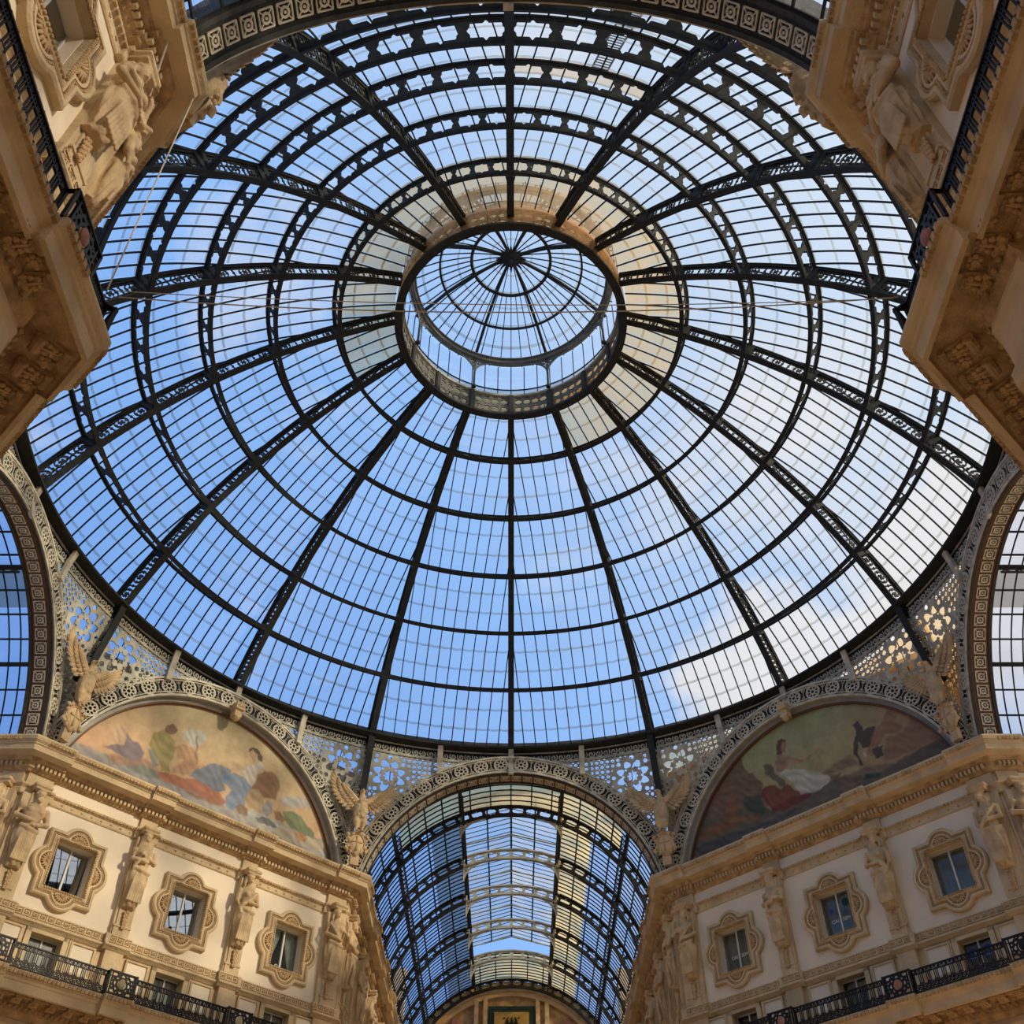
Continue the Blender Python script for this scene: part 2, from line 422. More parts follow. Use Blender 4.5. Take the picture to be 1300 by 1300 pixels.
def pane_mats(k, j, bay):
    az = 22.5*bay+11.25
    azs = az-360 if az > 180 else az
    if k == 5 and (azs > 30 or azs < -70): return 1  # oculus panes: sunlit tan painted into the glass, chosen by azimuth
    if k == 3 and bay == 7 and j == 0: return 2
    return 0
cand = []
for pi, (k, j, i, rows) in enumerate(panes):
    for bay in range(16):
        rz = -R(22.5*bay+11.25); c, s = math.cos(rz), math.sin(rz)
        q = [rows[0][0], rows[0][2], rows[2][2], rows[2][0]]
        pp = [proj((p[0]*c-p[1]*s, p[0]*s+p[1]*c, p[2])) for p in q]
        if any(p is None for p in pp): cand.append((0, pi, bay)); continue
        ar = abs(sum(pp[n][0]*pp[(n+1)%4][1]-pp[(n+1)%4][0]*pp[n][1] for n in range(4)))/2
        cx = sum(p[0] for p in pp)/4; cy = sum(p[1] for p in pp)/4
        if not (20 < cx < 1280 and 10 < cy < 1290): ar = 0
        if (cx < 260 or cx > 1030) and cy < 260: ar = 0
        cand.append((ar, pi, bay))
cand.sort(reverse=True)
chosen = {(p, b) for _, p, b in cand[:300]}
pm = {}
stuff = [MB(), MB(), MB()]
for pi, (k, j, i, rows) in enumerate(panes):
    for bay in range(16):
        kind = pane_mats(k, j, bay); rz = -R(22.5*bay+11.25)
        if (pi, bay) in chosen:
            if (pi, kind) not in pm:
                b = MB(); b.grid([rows[0], rows[1]], 1); b.grid([rows[1], rows[2]], 0)
                o = b.build('glass_pane', [[M['glass'], M['glass_band']], [M['glass_tan_sunlit'], M['glass_tan_sunlit_band']], [M['glass_rust'], M['glass_band']]][kind])
                pm[(pi, kind)] = o.data; bpy.data.objects.remove(o)
            put('glass_pane', pm[(pi, kind)], dome, (0,0,-30.5), rz)
        else:
            c, s = math.cos(rz), math.sin(rz)
            rr = [[(p[0]*c-p[1]*s, p[0]*s+p[1]*c, p[2]) for p in r] for r in rows]
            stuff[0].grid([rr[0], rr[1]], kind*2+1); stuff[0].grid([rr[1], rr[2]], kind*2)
o = dparent(stuff[0].build('other_glass_panes', [M['glass'], M['glass_band'], M['glass_tan_sunlit'], M['glass_tan_sunlit_band'], M['glass_rust'], M['glass_band']])); tag(o, kind='stuff')
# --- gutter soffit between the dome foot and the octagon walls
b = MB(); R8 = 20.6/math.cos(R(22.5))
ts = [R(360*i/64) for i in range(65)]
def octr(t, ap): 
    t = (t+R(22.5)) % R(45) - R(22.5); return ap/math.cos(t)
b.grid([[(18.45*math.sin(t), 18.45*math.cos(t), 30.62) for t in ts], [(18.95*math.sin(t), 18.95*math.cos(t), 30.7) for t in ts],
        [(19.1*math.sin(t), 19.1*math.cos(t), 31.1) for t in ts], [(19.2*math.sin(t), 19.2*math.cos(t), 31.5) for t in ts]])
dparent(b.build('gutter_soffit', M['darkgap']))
# --- ribs carried down to the corners of the octagon
b = MB()
pth = [(18.0, 30.6), (18.12, 29.8), (18.35, 28.8), (18.6, 27.8), (18.75, 26.7)]
b.path_box([(0, r, z) for r, z in pth], [(1,0,0)]*5, [(0,.9,.43)]*5, .32, .06)
b.path_box([(.0, r+.55, z+.1) for r, z in pth], [(1,0,0)]*5, [(0,.9,.43)]*5, .26, .06)
def fcl(U, V): return mxm(.08-V, V-.47, rib_unit(U, V-.02, .45, .5), rib_unit(U, V-.02, 1.25, .5), rib_unit(U, V-.02, 2.05, .5), rib_unit(U, V-.02, 2.85, .5), rib_unit(U, V-.02, 3.6, .5))
def mpcl(u, v, w_):
    t = min(u/4.15, 1)*4; i = min(int(t), 3); q = t-i
    r = pth[i][0]*(1-q)+pth[i+1][0]*q; z = pth[i][1]*(1-q)+pth[i+1][1]*q
    return (w_, r+v, z+v*.2)
openwork(b, fcl, 0, 4.15, 0, .55, .05, mpcl, .05)
leg = b.build('corner_leg', M['iron']); lm_ = leg.data; bpy.data.objects.remove(leg)
for i in range(8):
    put('corner_leg', lm_, dome, (0,0,-30.5), -R(22.5+45*i))
# ================================================================== THE LANTERN
lan = empty('roof_lantern', (0,0,41.2), 0, 'round glazed lantern on the oculus at the top of the dome', 'lantern')
def lp(o): o.parent = lan; o.location = (0,0,-41.2); return o
def circ(r, z, n=96): return [(r*math.sin(2*PI*i/n), r*math.cos(2*PI*i/n), z) for i in range(n+1)]
def lat(r0, r1, z0, z1, n=96): return None
def ringband(mb, prof, n=96, m=0): mb.grid([circ(r, z, n) for r, z in prof+[prof[0]]], m)
b = MB(); ringband(b, [(4.98, 41.16), (5.34, 41.16), (5.34, 41.30), (4.98, 41.30)]); lp(b.build('oculus_flange', M['iron']))
b = MB(); ringband(b, [(5.00, 42.68), (5.25, 42.68), (5.25, 42.80), (5.00, 42.80)]); lp(b.build('oculus_top_rail', M['pale']))
Lp = 5.12*R(22.5); hp = 1.36
def fo(U, V):
    g = mxm(.06-V, V-(hp-.06), .10-U, U-(Lp-.10))
    for i in range(4):
        for j in range(2):
            cu = .16+(Lp-.32)*(i+.5)/4; cv = .1+(hp-.2)*(j+.5)/2
            g = mxm(g, ringf(U, V, cu, cv, .21, .07))
    for i in range(5):
        cu = .16+(Lp-.32)*i/4
        g = mxm(g, discf(U, V, cu, hp/2, .09), discf(U, V, cu, .1, .09), discf(U, V, cu, hp-.1, .09))
    for i in range(4): g = mxm(g, discf(U, V, .16+(Lp-.32)*(i+.5)/4, hp/2, .07))
    return g
def mpo(u, v, w_): t = u/5.12; return ((5.12+w_)*math.sin(t), (5.12+w_)*math.cos(t), 41.3+v)
b = MB(); openwork(b, fo, 0, Lp, 0, hp, .05, mpo, .05); pn = b.build('oculus_panel', M['mid']); pnm = pn.data; bpy.data.objects.remove(pn)
b = MB(); ringband(b, [(5.30, 41.2), (5.33, 41.2), (5.33, 42.8), (5.30, 42.8)], 64)
lp(b.build('oculus_backing', M['glass_tan_sunlit']))
b = MB(); b.box(-.13, .13, 5.0, 5.2, 41.2, 42.8); b.box(-.09, .09, 4.97, 5.0, 41.3, 42.7); po = b.build('oculus_pilaster', M['iron_blue']); pom = po.data; bpy.data.objects.remove(po)
for i in range(16):
    put('oculus_panel', pnm, lan, (0,0,-41.2), -R(22.5*i)); put('oculus_pilaster', pom, lan, (0,0,-41.2), -R(22.5*i))
# columns, brackets, column ring
b = MB()
b.tube([(0,4.88,42.75),(0,4.88,42.9),(0,4.88,43.0),(0,4.88,44.8),(0,4.88,44.9),(0,4.88,45.1)], [.11,.11,.06,.055,.1,.12], 8)
col = b.build('lantern_column', M['iron_blue']); colm = col.data; bpy.data.objects.remove(col)
def fb(U, V):      # spandrel bracket, u along the ring from the column, v down from the ring
    r = np.hypot((U-1.25)/1.25, (V-1.15)/1.15)
    edge = .05-np.abs(r-1)*1.15
    lace = mxm(ringf(U, V, .18, .2, .12, .05), ringf(U, V, .42, .13, .09, .04), ringf(U, V, .13, .48, .09, .04), ringf(U, V, .66, .08, .06, .03), ringf(U, V, .09, .74, .06, .03), ringf(U,V,.3,.33,.07,.03))
    return np.where(r > 1, mxm(edge, lace, .035-V, .035-U), edge)*1.0
def mkb(sgn):
    def mpb(u, v, w_): t = sgn*u/4.85; return ((4.85+w_)*math.sin(t), (4.85+w_)*math.cos(t), 45.1-v)
    b = MB(); openwork(b, fb, 0, 1.25, 0, 1.15, .04, mpb, .04); o = b.build('spandrel_bracket', M['mid']); m_ = o.data; bpy.data.objects.remove(o); return m_
brs = [mkb(1), mkb(-1)]
for i in range(8):
    rz = -R(22.5+45*i)
    put('lantern_column', colm, lan, (0,0,-41.2), rz)
    for q in brs: put('spandrel_bracket', q, lan, (0,0,-41.2), rz)
b = MB(); ringband(b, [(4.72,45.1),(5.0,45.1),(5.0,45.32),(4.72,45.32)]); ringband(b, [(4.62,45.32),(5.0,45.32),(5.0,45.38),(4.62,45.38)]); lp(b.build('column_ring', M['mid']))
# lantern glass cap: profile (radius, height)
LPf = [(5.15, 45.25), (4.4, 45.75), (3.52, 46.45), (2.7, 46.88), (1.98, 47.2), (1.1, 47.45), (.35, 47.6)]
for nm, n0, wd, mm in (('cap_glazing_bars', 56, .04, 'bar'), ('cap_ribs', 8, .13, 'iron')):
    b = MB()
    for i in range(n0):
        t = 2*PI*(i+ (.5 if n0 == 8 else 0))/n0; s_, c_ = math.sin(t), math.cos(t)
        pf = LPf if (n0 == 8 or i % 2 == 0) else LPf[:5]
        b.path_box([(r*s_, r*c_, z-(.04 if n0 == 8 else 0)) for r, z in pf], [(c_, -s_, 0)]*len(pf), [(s_*.4, c_*.4, .9)]*len(pf), wd, .06 if n0 > 8 else .14)
    lp(b.build(nm, M[mm]))
b = MB()
for r, z, w_ in ((3.52, 46.42, .05), (1.98, 47.16, .07)):
    ringband(b, [(r-w_, z-.05), (r+w_, z-.05), (r+w_, z+.05), (r-w_, z+.05)])
lp(b.build('cap_rings', M['iron']))
b = MB()
for (r0, z0), (r1, z1) in zip(LPf[:-1], LPf[1:]):
    rm_, zm_ = r0+(r1-r0)*.14, z0+(z1-z0)*.14
    b.grid([circ(r0, z0+.06, 64), circ(rm_, zm_+.06, 64)], 1); b.grid([circ(rm_, zm_+.06, 64), circ(r1, z1+.06, 64)], 0)
lp(b.build('cap_glass', [M['glass_clear'], M['glass_band']]))
b = MB(); b.ell((0,0,47.45), (.5,.5,.22), 16, 8); b.tube([(0,0,47.4),(0,0,47.1),(0,0,46.95)], [.12,.09,.02], 10)
for i in range(16):
    t = 2*PI*i/16; b.tube([(.42*math.sin(t), .42*math.cos(t), 47.42), (.75*math.sin(t), .75*math.cos(t), 47.36)], [.09,.03], 5)
lp(b.build('cap_hub', M['iron'], smooth=True))
b = MB()
for i in range(48):
    t = 2*PI*i/48; b.tube([(5.2*math.sin(t), 5.2*math.cos(t), 42.7), (5.2*math.sin(t), 5.2*math.cos(t), 45.3)], .025, 4)
for z in (43.35, 42.85): ringband(b, [(5.17,z),(5.23,z),(5.23,z+.05),(5.17,z+.05)])
lp(b.build('lantern_mullions', M['bar']))
b = MB(); b.grid([circ(5.21, 42.8, 64), circ(5.21, 43.35, 64)], 1); b.grid([circ(5.21, 43.35, 64), circ(5.21, 45.3, 64)], 0)
lp(b.build('lantern_side_glass', [M['glass_clear'], M['glass_band']]))
# painted figures of the two lunettes: colour, softness, outline (u along the wall, height)
MURAL_L=[
((0.33, 0.32, 0.3), 0.05, [(-6.72, 24.66), (-5.08, 24.68), (-2.94, 24.55), (-0.62, 24.84), (2.14, 24.96), (6.75, 25.04), (6.92, 23.98), (2.45, 23.54), (-3.01, 24.09), (-6.58, 24.25)]),
((0.5, 0.42, 0.28), 0.05, [(-1.11, 23.66), (1.64, 23.82), (3.27, 24.85), (6.17, 24.93), (6.83, 24.55), (2.33, 24.08)]),
((0.52, 0.36, 0.24), 0.09, [(-4.96, 25.78), (-4.87, 26.13), (-4.43, 26.24), (-4.33, 25.92), (-4.54, 25.67), (-4.46, 25.41), (-4.86, 25.32)]),
((0.16, 0.14, 0.18), 0.06, [(-5.16, 24.94), (-4.79, 25.26), (-4.36, 25.4), (-4.4, 25.99), (-4.12, 25.72), (-3.79, 25.77), (-3.46, 25.46), (-3.46, 24.97), (-3.66, 24.68), (-4.08, 24.79), (-4.5, 24.94)]),
((0.36, 0.22, 0.15), 0.1, [(-4.96, 24.59), (-4.57, 24.86), (-3.91, 24.86), (-3.34, 25.22), (-2.79, 25.06), (-2.72, 24.79), (-3.63, 24.59), (-4.62, 24.4)]),
((0.2, 0.24, 0.2), 0.08, [(-4.0, 24.53), (-3.43, 24.88), (-2.66, 24.92), (-2.38, 24.64), (-2.92, 24.46), (-3.59, 24.42)]),
((0.24, 0.27, 0.24), 0.05, [(-3.31, 25.63), (-2.95, 25.95), (-2.67, 25.12), (-2.93, 25.0)]),
((0.3, 0.26, 0.09), 0.05, [(-3.34, 26.08), (-3.27, 26.52), (-2.91, 26.85), (-2.67, 26.75), (-2.32, 26.6), (-2.09, 26.29), (-2.11, 25.86), (-2.21, 25.62), (-2.11, 25.11), (-2.52, 24.98), (-2.69, 25.4), (-3.2, 25.78), (-3.33, 25.88)]),
((0.17, 0.09, 0.06), 0.04, [(-2.81, 26.89), (-2.78, 27.14), (-2.52, 27.3), (-2.27, 27.15), (-2.3, 26.87), (-2.56, 26.72), (-2.75, 26.77)]),
((0.38, 0.22, 0.12), 0.07, [(-2.16, 26.36), (-1.9, 26.58), (-1.39, 26.61), (-1.03, 26.45), (-0.91, 25.99), (-1.26, 25.73), (-1.61, 25.88), (-1.91, 25.85)]),
((0.42, 0.24, 0.14), 0.1, [(-1.99, 25.41), (-1.52, 25.92), (-0.72, 26.07), (-0.26, 25.96), (-0.78, 25.52), (-1.53, 25.21), (-2.01, 25.1)]),
((0.45, 0.45, 0.4), 0.12, [(-2.06, 27.14), (-1.52, 27.51), (-0.89, 27.58), (-0.86, 27.06), (-1.41, 26.7), (-1.86, 26.81)]),
((0.25, 0.18, 0.12), 0.02, [(-1.36, 27.25), (-1.25, 27.31), (-0.98, 25.95), (-1.07, 25.91)]),
((0.4, 0.14, 0.08), 0.06, [(-2.63, 24.83), (-2.29, 25.03), (-1.49, 25.07), (-0.74, 25.34), (0.35, 25.19), (0.76, 24.85), (0.69, 24.68), (0.08, 24.58), (-0.97, 24.64), (-1.77, 24.61), (-2.48, 24.65)]),
((0.3, 0.16, 0.09), 0.05, [(-1.36, 24.58), (-0.55, 24.62), (0.46, 24.74), (0.82, 24.58), (0.11, 24.49), (-0.93, 24.47)]),
((0.14, 0.2, 0.27), 0.05, [(-1.2, 25.3), (-0.86, 25.8), (-0.35, 26.28), (0.15, 26.45), (0.71, 26.38), (0.7, 25.96), (0.45, 25.64), (0.64, 25.31), (0.16, 25.11), (-0.5, 25.24)]),
((0.16, 0.25, 0.36), 0.05, [(0.36, 26.02), (0.93, 26.37), (1.51, 26.3), (1.94, 26.06), (1.77, 25.58), (1.68, 25.03), (1.13, 24.61), (0.8, 24.67), (0.71, 25.04), (0.91, 25.53), (0.45, 25.64)]),
((0.55, 0.5, 0.42), 0.05, [(1.2, 26.69), (1.56, 27.07), (2.05, 27.39), (2.35, 27.31), (2.04, 26.95), (1.94, 26.38), (1.9, 26.04), (1.49, 26.35), (1.14, 26.46)]),
((0.5, 0.36, 0.22), 0.04, [(0.42, 26.67), (1.01, 26.99), (1.27, 26.83), (1.46, 26.97), (1.41, 26.73), (1.01, 26.51), (0.7, 26.43)]),
((0.55, 0.36, 0.22), 0.03, [(1.37, 27.62), (1.55, 27.85), (1.79, 27.82), (1.85, 27.52), (1.75, 27.21), (1.51, 27.26)]),
((0.07, 0.05, 0.04), 0.03, [(1.34, 27.79), (1.52, 28.0), (1.8, 28.0), (2.09, 27.74), (2.14, 27.41), (1.98, 27.47), (1.8, 27.77), (1.56, 27.83), (1.41, 27.63)]),
((0.24, 0.12, 0.06), 0.07, [(2.08, 26.76), (2.35, 27.09), (2.78, 27.22), (3.17, 27.01), (3.33, 26.54), (3.16, 25.94), (2.62, 25.82), (2.35, 25.5), (1.92, 25.43), (1.9, 26.04)]),
((0.38, 0.28, 0.16), 0.05, [(1.71, 25.86), (2.23, 26.08), (2.62, 25.82), (2.68, 25.02), (1.9, 25.02), (1.64, 25.21)]),
((0.24, 0.15, 0.09), 0.04, [(1.29, 24.82), (1.56, 25.08), (1.97, 24.94), (1.99, 24.65), (1.46, 24.59)]),
((0.42, 0.42, 0.38), 0.03, [(1.92, 24.92), (2.57, 25.03), (3.46, 25.02), (3.92, 25.0), (3.25, 24.44), (2.0, 24.6)]),
((0.12, 0.11, 0.1), 0.04, [(2.35, 24.74), (2.7, 24.93), (3.38, 24.89), (3.54, 24.69), (2.99, 24.59), (2.5, 24.59)]),
((0.3, 0.3, 0.3), 0.04, [(2.63, 25.51), (2.81, 25.74), (3.09, 25.75), (3.17, 25.32), (2.98, 24.93), (2.67, 25.07)]),
((0.26, 0.15, 0.08), 0.05, [(3.21, 25.44), (3.6, 25.49), (3.89, 25.19), (3.7, 25.01), (3.34, 25.08)]),
((0.13, 0.2, 0.1), 0.05, [(3.71, 25.53), (4.12, 25.8), (4.73, 25.67), (5.14, 25.36), (5.52, 25.2), (5.58, 24.91), (4.99, 24.89), (4.16, 24.99), (3.89, 25.19)]),
((0.5, 0.22, 0.1), 0.05, [(4.43, 24.78), (4.85, 25.0), (5.25, 24.79), (5.05, 24.56), (4.57, 24.64)]),
((0.42, 0.42, 0.4), 0.15, [(3.46, 26.17), (3.98, 26.49), (5.01, 26.69), (5.3, 26.48), (4.21, 25.94), (3.52, 25.87)]),
]
MURAL_R=[
((0.06, 0.05, 0.04), 0.1, [(-6.78, 24.49), (-6.07, 26.6), (-4.75, 26.95), (-3.37, 26.49), (-2.04, 24.99), (-0.88, 25.15), (1.69, 25.1), (2.98, 24.55), (6.02, 24.91), (6.92, 24.79), (6.63, 23.94), (2.85, 24.1), (-1.9, 24.11), (-6.0, 24.0)]),
((0.1, 0.06, 0.035), 0.05, [(-4.81, 27.32), (-3.1, 28.18), (-2.91, 27.3), (-2.67, 27.02), (-2.31, 26.48), (-2.28, 26.04), (-4.86, 27.06)]),
((0.13, 0.075, 0.045), 0.03, [(-4.86, 27.06), (-2.64, 27.13), (-2.16, 26.32), (-2.23, 26.02), (-2.01, 25.18), (-3.33, 25.5), (-5.43, 25.9)]),
((0.16, 0.07, 0.03), 0.08, [(-6.19, 25.11), (-5.39, 25.45), (-4.55, 25.34), (-4.19, 26.28), (-3.8, 26.45), (-3.66, 25.96), (-3.83, 25.38), (-3.06, 25.08), (-2.62, 25.01), (-2.66, 24.81), (-3.78, 24.99), (-4.41, 24.86), (-5.83, 24.98)]),
((0.03, 0.045, 0.03), 0.1, [(-3.32, 26.14), (-2.43, 25.89), (-2.26, 25.07), (-2.53, 24.87), (-3.33, 25.5)]),
((0.05, 0.05, 0.05), 0.08, [(-6.37, 24.76), (-4.66, 24.75), (-2.38, 24.5), (-1.02, 24.58), (-0.16, 24.54), (-2.21, 24.23), (-5.99, 24.1)]),
((0.12, 0.02, 0.012), 0.04, [(-2.45, 25.79), (-2.13, 26.19), (-1.59, 26.02), (-1.31, 25.74), (-0.95, 25.81), (-0.62, 25.35), (0.04, 24.87), (-0.1, 24.77), (-0.88, 24.73), (-1.32, 24.7), (-1.97, 24.8), (-2.17, 25.46)]),
((0.35, 0.32, 0.24), 0.05, [(-1.35, 26.57), (-0.8, 26.49), (-0.08, 26.18), (0.39, 25.87), (1.12, 25.34), (1.06, 25.11), (0.47, 24.9), (0.06, 24.96), (-0.46, 25.08), (-0.65, 25.68), (-1.07, 26.29)]),
((0.22, 0.12, 0.06), 0.05, [(-1.11, 27.4), (-0.76, 27.14), (-0.75, 26.69), (-1.03, 26.48), (-1.35, 26.57), (-1.36, 27.07)]),
((0.28, 0.14, 0.075), 0.03, [(-0.75, 27.19), (-0.08, 26.67), (0.59, 26.69), (0.98, 26.88), (0.81, 26.65), (0.23, 26.53), (-0.23, 26.52), (-0.76, 26.91)]),
((0.22, 0.1, 0.05), 0.03, [(-0.97, 28.02), (-0.68, 28.02), (-0.6, 27.74), (-0.74, 27.35), (-0.99, 27.41)]),
((0.05, 0.025, 0.015), 0.03, [(-1.05, 28.05), (-0.78, 28.1), (-0.58, 27.93), (-0.82, 27.89), (-0.95, 27.33), (-1.22, 27.4)]),
((0.07, 0.05, 0.035), 0.06, [(-2.02, 27.25), (-1.58, 27.11), (-1.46, 26.62), (-1.12, 26.09), (-0.99, 25.66), (-1.29, 25.84), (-1.64, 26.31), (-1.94, 26.77)]),
((0.13, 0.07, 0.04), 0.05, [(1.03, 25.39), (1.42, 25.27), (1.7, 25.31), (1.48, 25.09), (1.16, 25.07)]),
((0.02, 0.018, 0.018), 0.03, [(2.76, 27.17), (3.01, 27.21), (3.15, 26.93), (3.08, 26.69), (3.41, 26.75), (3.68, 26.62), (3.6, 26.34), (3.14, 25.81), (2.86, 25.94), (2.76, 26.3), (2.6, 25.74), (2.74, 25.16), (2.57, 25.24), (2.46, 25.8), (2.5, 26.32), (2.76, 26.62)]),
((0.2, 0.1, 0.055), 0.06, [(4.01, 26.68), (4.33, 27.07), (4.65, 27.13), (4.86, 26.81), (4.63, 26.39), (4.84, 26.08), (4.57, 25.88), (4.05, 26.13), (3.61, 25.7), (3.22, 25.36), (2.97, 25.58), (3.51, 26.38)]),
((0.17, 0.09, 0.05), 0.08, [(4.0, 25.95), (4.75, 25.8), (5.55, 26.47), (6.14, 25.87), (6.46, 25.1), (6.02, 24.91), (4.84, 24.84), (4.07, 24.88), (3.61, 24.98)]),
((0.35, 0.33, 0.3), 0.02, [(3.56, 25.7), (3.71, 25.68), (3.67, 25.52), (3.56, 25.57)]),
((0.35, 0.33, 0.3), 0.02, [(2.9, 25.77), (2.99, 25.67), (2.9, 25.4), (2.85, 25.53)]),
((0.03, 0.02, 0.02), 0.04, [(3.32, 25.73), (3.8, 25.62), (3.66, 25.16), (3.27, 25.23)]),
((0.13, 0.08, 0.05), 0.1, [(1.46, 25.0), (2.72, 25.07), (3.67, 24.85), (4.0, 24.61), (2.98, 24.55), (1.49, 24.37)]),
((0.02, 0.045, 0.03), 0.05, [(2.63, 24.75), (3.37, 24.53), (3.22, 24.35), (2.57, 24.52)]),
((0.16, 0.1, 0.06), 0.1, [(0.76, 25.61), (1.68, 25.84), (2.32, 25.87), (2.47, 25.28), (1.77, 25.38), (1.12, 25.34)]),
]
# ================================================================== THE OCTAGON ARCHES
# generic placement: side k of the octagon, u to the right seen from outside->in is irrelevant; local (x, y outward, z)
def side_mw(k): return Matrix.Rotation(-R(45*k), 4, 'Z')
ZA = 21.9                      # centre height of every arch
RI, RO = 7.15, 8.02
def arc_pts(r, a0, a1, n, y): return [(r*math.cos(a), y, ZA+r*math.sin(a)) for a in [a0+(a1-a0)*i/n for i in range(n+1)]]
A0 = R(14)
# rosette
def fros(U, V):
    g = mxm(ringf(U,V,0,0,.33,.055), ringf(U,V,0,0,.10,.04))
    for i in range(8):
        t = PI/8+i*PI/4
        g = mxm(g, ringf(U, V, .20*math.cos(t), .20*math.sin(t), .085, .035))
    return g
b = MB(); openwork(b, fros, -.36, .36, -.36, .36, .03, lambda u,v,w_: (u, w_, v), .05); o = b.build('rosette', M['pale_warm']); ROS = o.data; bpy.data.objects.remove(o)
def fmed(U, V):
    x = np.maximum(np.abs(U), np.abs(V)); r = np.hypot(U, V)
    g = mxm(x-.19, .03-np.abs(r-.11), .04-r, np.minimum(.02-np.abs(np.abs(U)-np.abs(V)), r-.1))
    return np.minimum(g, .23-x)
b = MB(); openwork(b, fmed, -.24, .24, -.24, .24, .03, lambda u,v,w_: (u, v, w_), .04); o = b.build('soffit_medallion', M['pale_warm']); MED = o.data; bpy.data.objects.remove(o)
def arch(k, label, open_):
    root = empty('iron_arch', (0,0,0), 0, label, 'arch'); root.matrix_world = side_mw(k)
    n = 48; A1 = PI-A0
    Y0 = 18.0
    b = MB()      # dark backing plate and soffit
    b.grid([arc_pts(RI, A0, A1, n, Y0+.06), arc_pts(RO+.05, A0, A1, n, Y0+.06), arc_pts(RO+.05, A0, A1, n, Y0+.16), arc_pts(RI, A0, A1, n, Y0+.16), arc_pts(RI, A0, A1, n, Y0+.06)])
    b.build('backing_plate', M['iron'], root)
    b = MB()      # pale border rails
    for r, w_ in ((RI+.03, .10), (RI+.16, .04), (RO-.02, .10), (RO-.15, .04)):
        P = arc_pts(r, A0, A1, n, Y0+.01); ang = [A0+(A1-A0)*i/n for i in range(n+1)]
        b.path_box(P, [(math.cos(a),0,math.sin(a)) for a in ang], [(0,1,0)]*(n+1), w_, .09)
    b.build('border_rail', M['pale_warm'], root)
    m_ = 20; rm_ = (RI+RO)/2
    b = MB()
    for i in range(m_):
        a = A0 + (A1-A0)*(i+.5)/m_
        if abs(a-PI/2) < .02: continue
        put('rosette', ROS, root, mw=Matrix.Translation((rm_*math.cos(a), Y0, ZA+rm_*math.sin(a))) @ Matrix.Rotation(PI/2-a, 4, 'Y'))
    for i in range(m_+1):
        a = A0 + (A1-A0)*i/m_
        for dr in (-.22, .22):
            r = rm_+dr; c = (r*math.cos(a), Y0, ZA+r*math.sin(a))
            ring = [(c[0]+.09*math.cos(q), Y0, c[2]+.09*math.sin(q)) for q in [2*PI*j/8 for j in range(9)]]
            b.tube(ring, .018, 4, caps=False)
        b.tube([((rm_-.3)*math.cos(a), Y0, ZA+(rm_-.3)*math.sin(a)), ((rm_+.3)*math.cos(a), Y0, ZA+(rm_+.3)*math.sin(a))], .02, 4)
    tag(b.build('link_scrolls', M['pale_warm'], root), kind='stuff')
    dpt = .95 if open_ else .45
    b = MB(); ang = [A0+(A1-A0)*i/n for i in range(n+1)]
    b.grid([[((RI-.02)*math.cos(a), y, ZA+(RI-.02)*math.sin(a)) for a in ang] for y in (Y0+.05, Y0+.05+dpt)])
    b.grid([[((RI+.08)*math.cos(a), y, ZA+(RI+.08)*math.sin(a)) for a in ang] for y in (Y0+.05, Y0+.05+dpt)])
    b.build('soffit', (M['iron'] if k == 4 else M['rim']) if open_ else M['greyband'], root)
    if open_:
        b = MB()
        for y in (Y0+.08, Y0+.05+dpt-.1):
            P = [((RI-.04)*math.cos(a), y, ZA+(RI-.04)*math.sin(a)) for a in ang]
            b.path_box(P, [(0,1,0)]*(n+1), [(math.cos(a),0,math.sin(a)) for a in ang], .12, .06)
        b.build('soffit_rail', M['iron_blue'], root)
        q = 34
        for i in range(q):
            a = ang[0] + (ang[-1]-ang[0])*(i+.5)/q; r = RI-.05
            put('soffit_medallion', MED, root, mw=Matrix.Translation((r*math.cos(a), Y0+.5, ZA+r*math.sin(a))) @ Matrix.Rotation(PI/2-a, 4, 'Y'))
    # pier foot of the arch
    for s_ in (-1, 1):
        b = MB()
        b.box(s_*6.80, s_*7.15, Y0+.05, Y0+.98, 23.4, 23.75)
        b.box(s_*7.05, s_*7.5, Y0+.1, Y0+.5, 23.4, 25.0)
        b.build('arch_foot', M['iron'], root)
    return root
# spiral frieze between the ring and the arches, one octagon side = two halves
WB = 7.45
def yside(x, z):
    c = math.sqrt(max(18.42**2-x*x, 1)); t = max(0, min(1, (z-26.2)/(29.6-26.2)))
    return 18.22*(1-t) + min(18.22, c)*t
def arch_z(x, r=RO-.1): return ZA+math.sqrt(max(r*r-x*x, 0))
def pendentive_f(U, V):     # star lattice, big openings in the middle, lace around
    g = np.full(U.shape, 1.0)
    hole = np.full(U.shape, -9.)
    cx, cz = 6.0, 28.62
    x = U-cx; y = V-cz; r = np.hypot(x, y); a = np.arctan2(y, x)
    hole = mxm(hole, .24+.05*np.cos(8*a)-r)
    for i in range(8):
        t = i*PI/4 + PI/8; dx = x-.62*math.cos(t); dy = y-.62*math.sin(t)
        rad = dx*math.cos(t)+dy*math.sin(t); tan_ = -dx*math.sin(t)+dy*math.cos(t)
        hole = mxm(hole, .175-np.hypot(rad, tan_)+.02*np.cos(3*np.arctan2(tan_, rad)))
        t = i*PI/4
        hole = mxm(hole, .07-np.hypot(x-.45*math.cos(t), y-.45*math.sin(t)), .11-np.hypot(x-.92*math.cos(t), y-.92*math.sin(t)))
    # surrounding lace: small rings
    p = .26
    qx = np.abs((U/p) % 1 - .5)*p; qy = np.abs((V/p) % 1 - .5)*p
    lace = np.minimum(.095-np.hypot(qx, qy), 0.045+0*U) 
    lace2 = np.abs(.03-np.abs(np.hypot(qx, qy)-.10))
    big = r > 1.02
    rr_ = mxm(.024-np.abs(np.hypot(qx, qy)-.115), .026-np.hypot(qx, qy), .012-np.abs(qx-.13))
    hole = np.where(big, -rr_, hole)
    return -hole
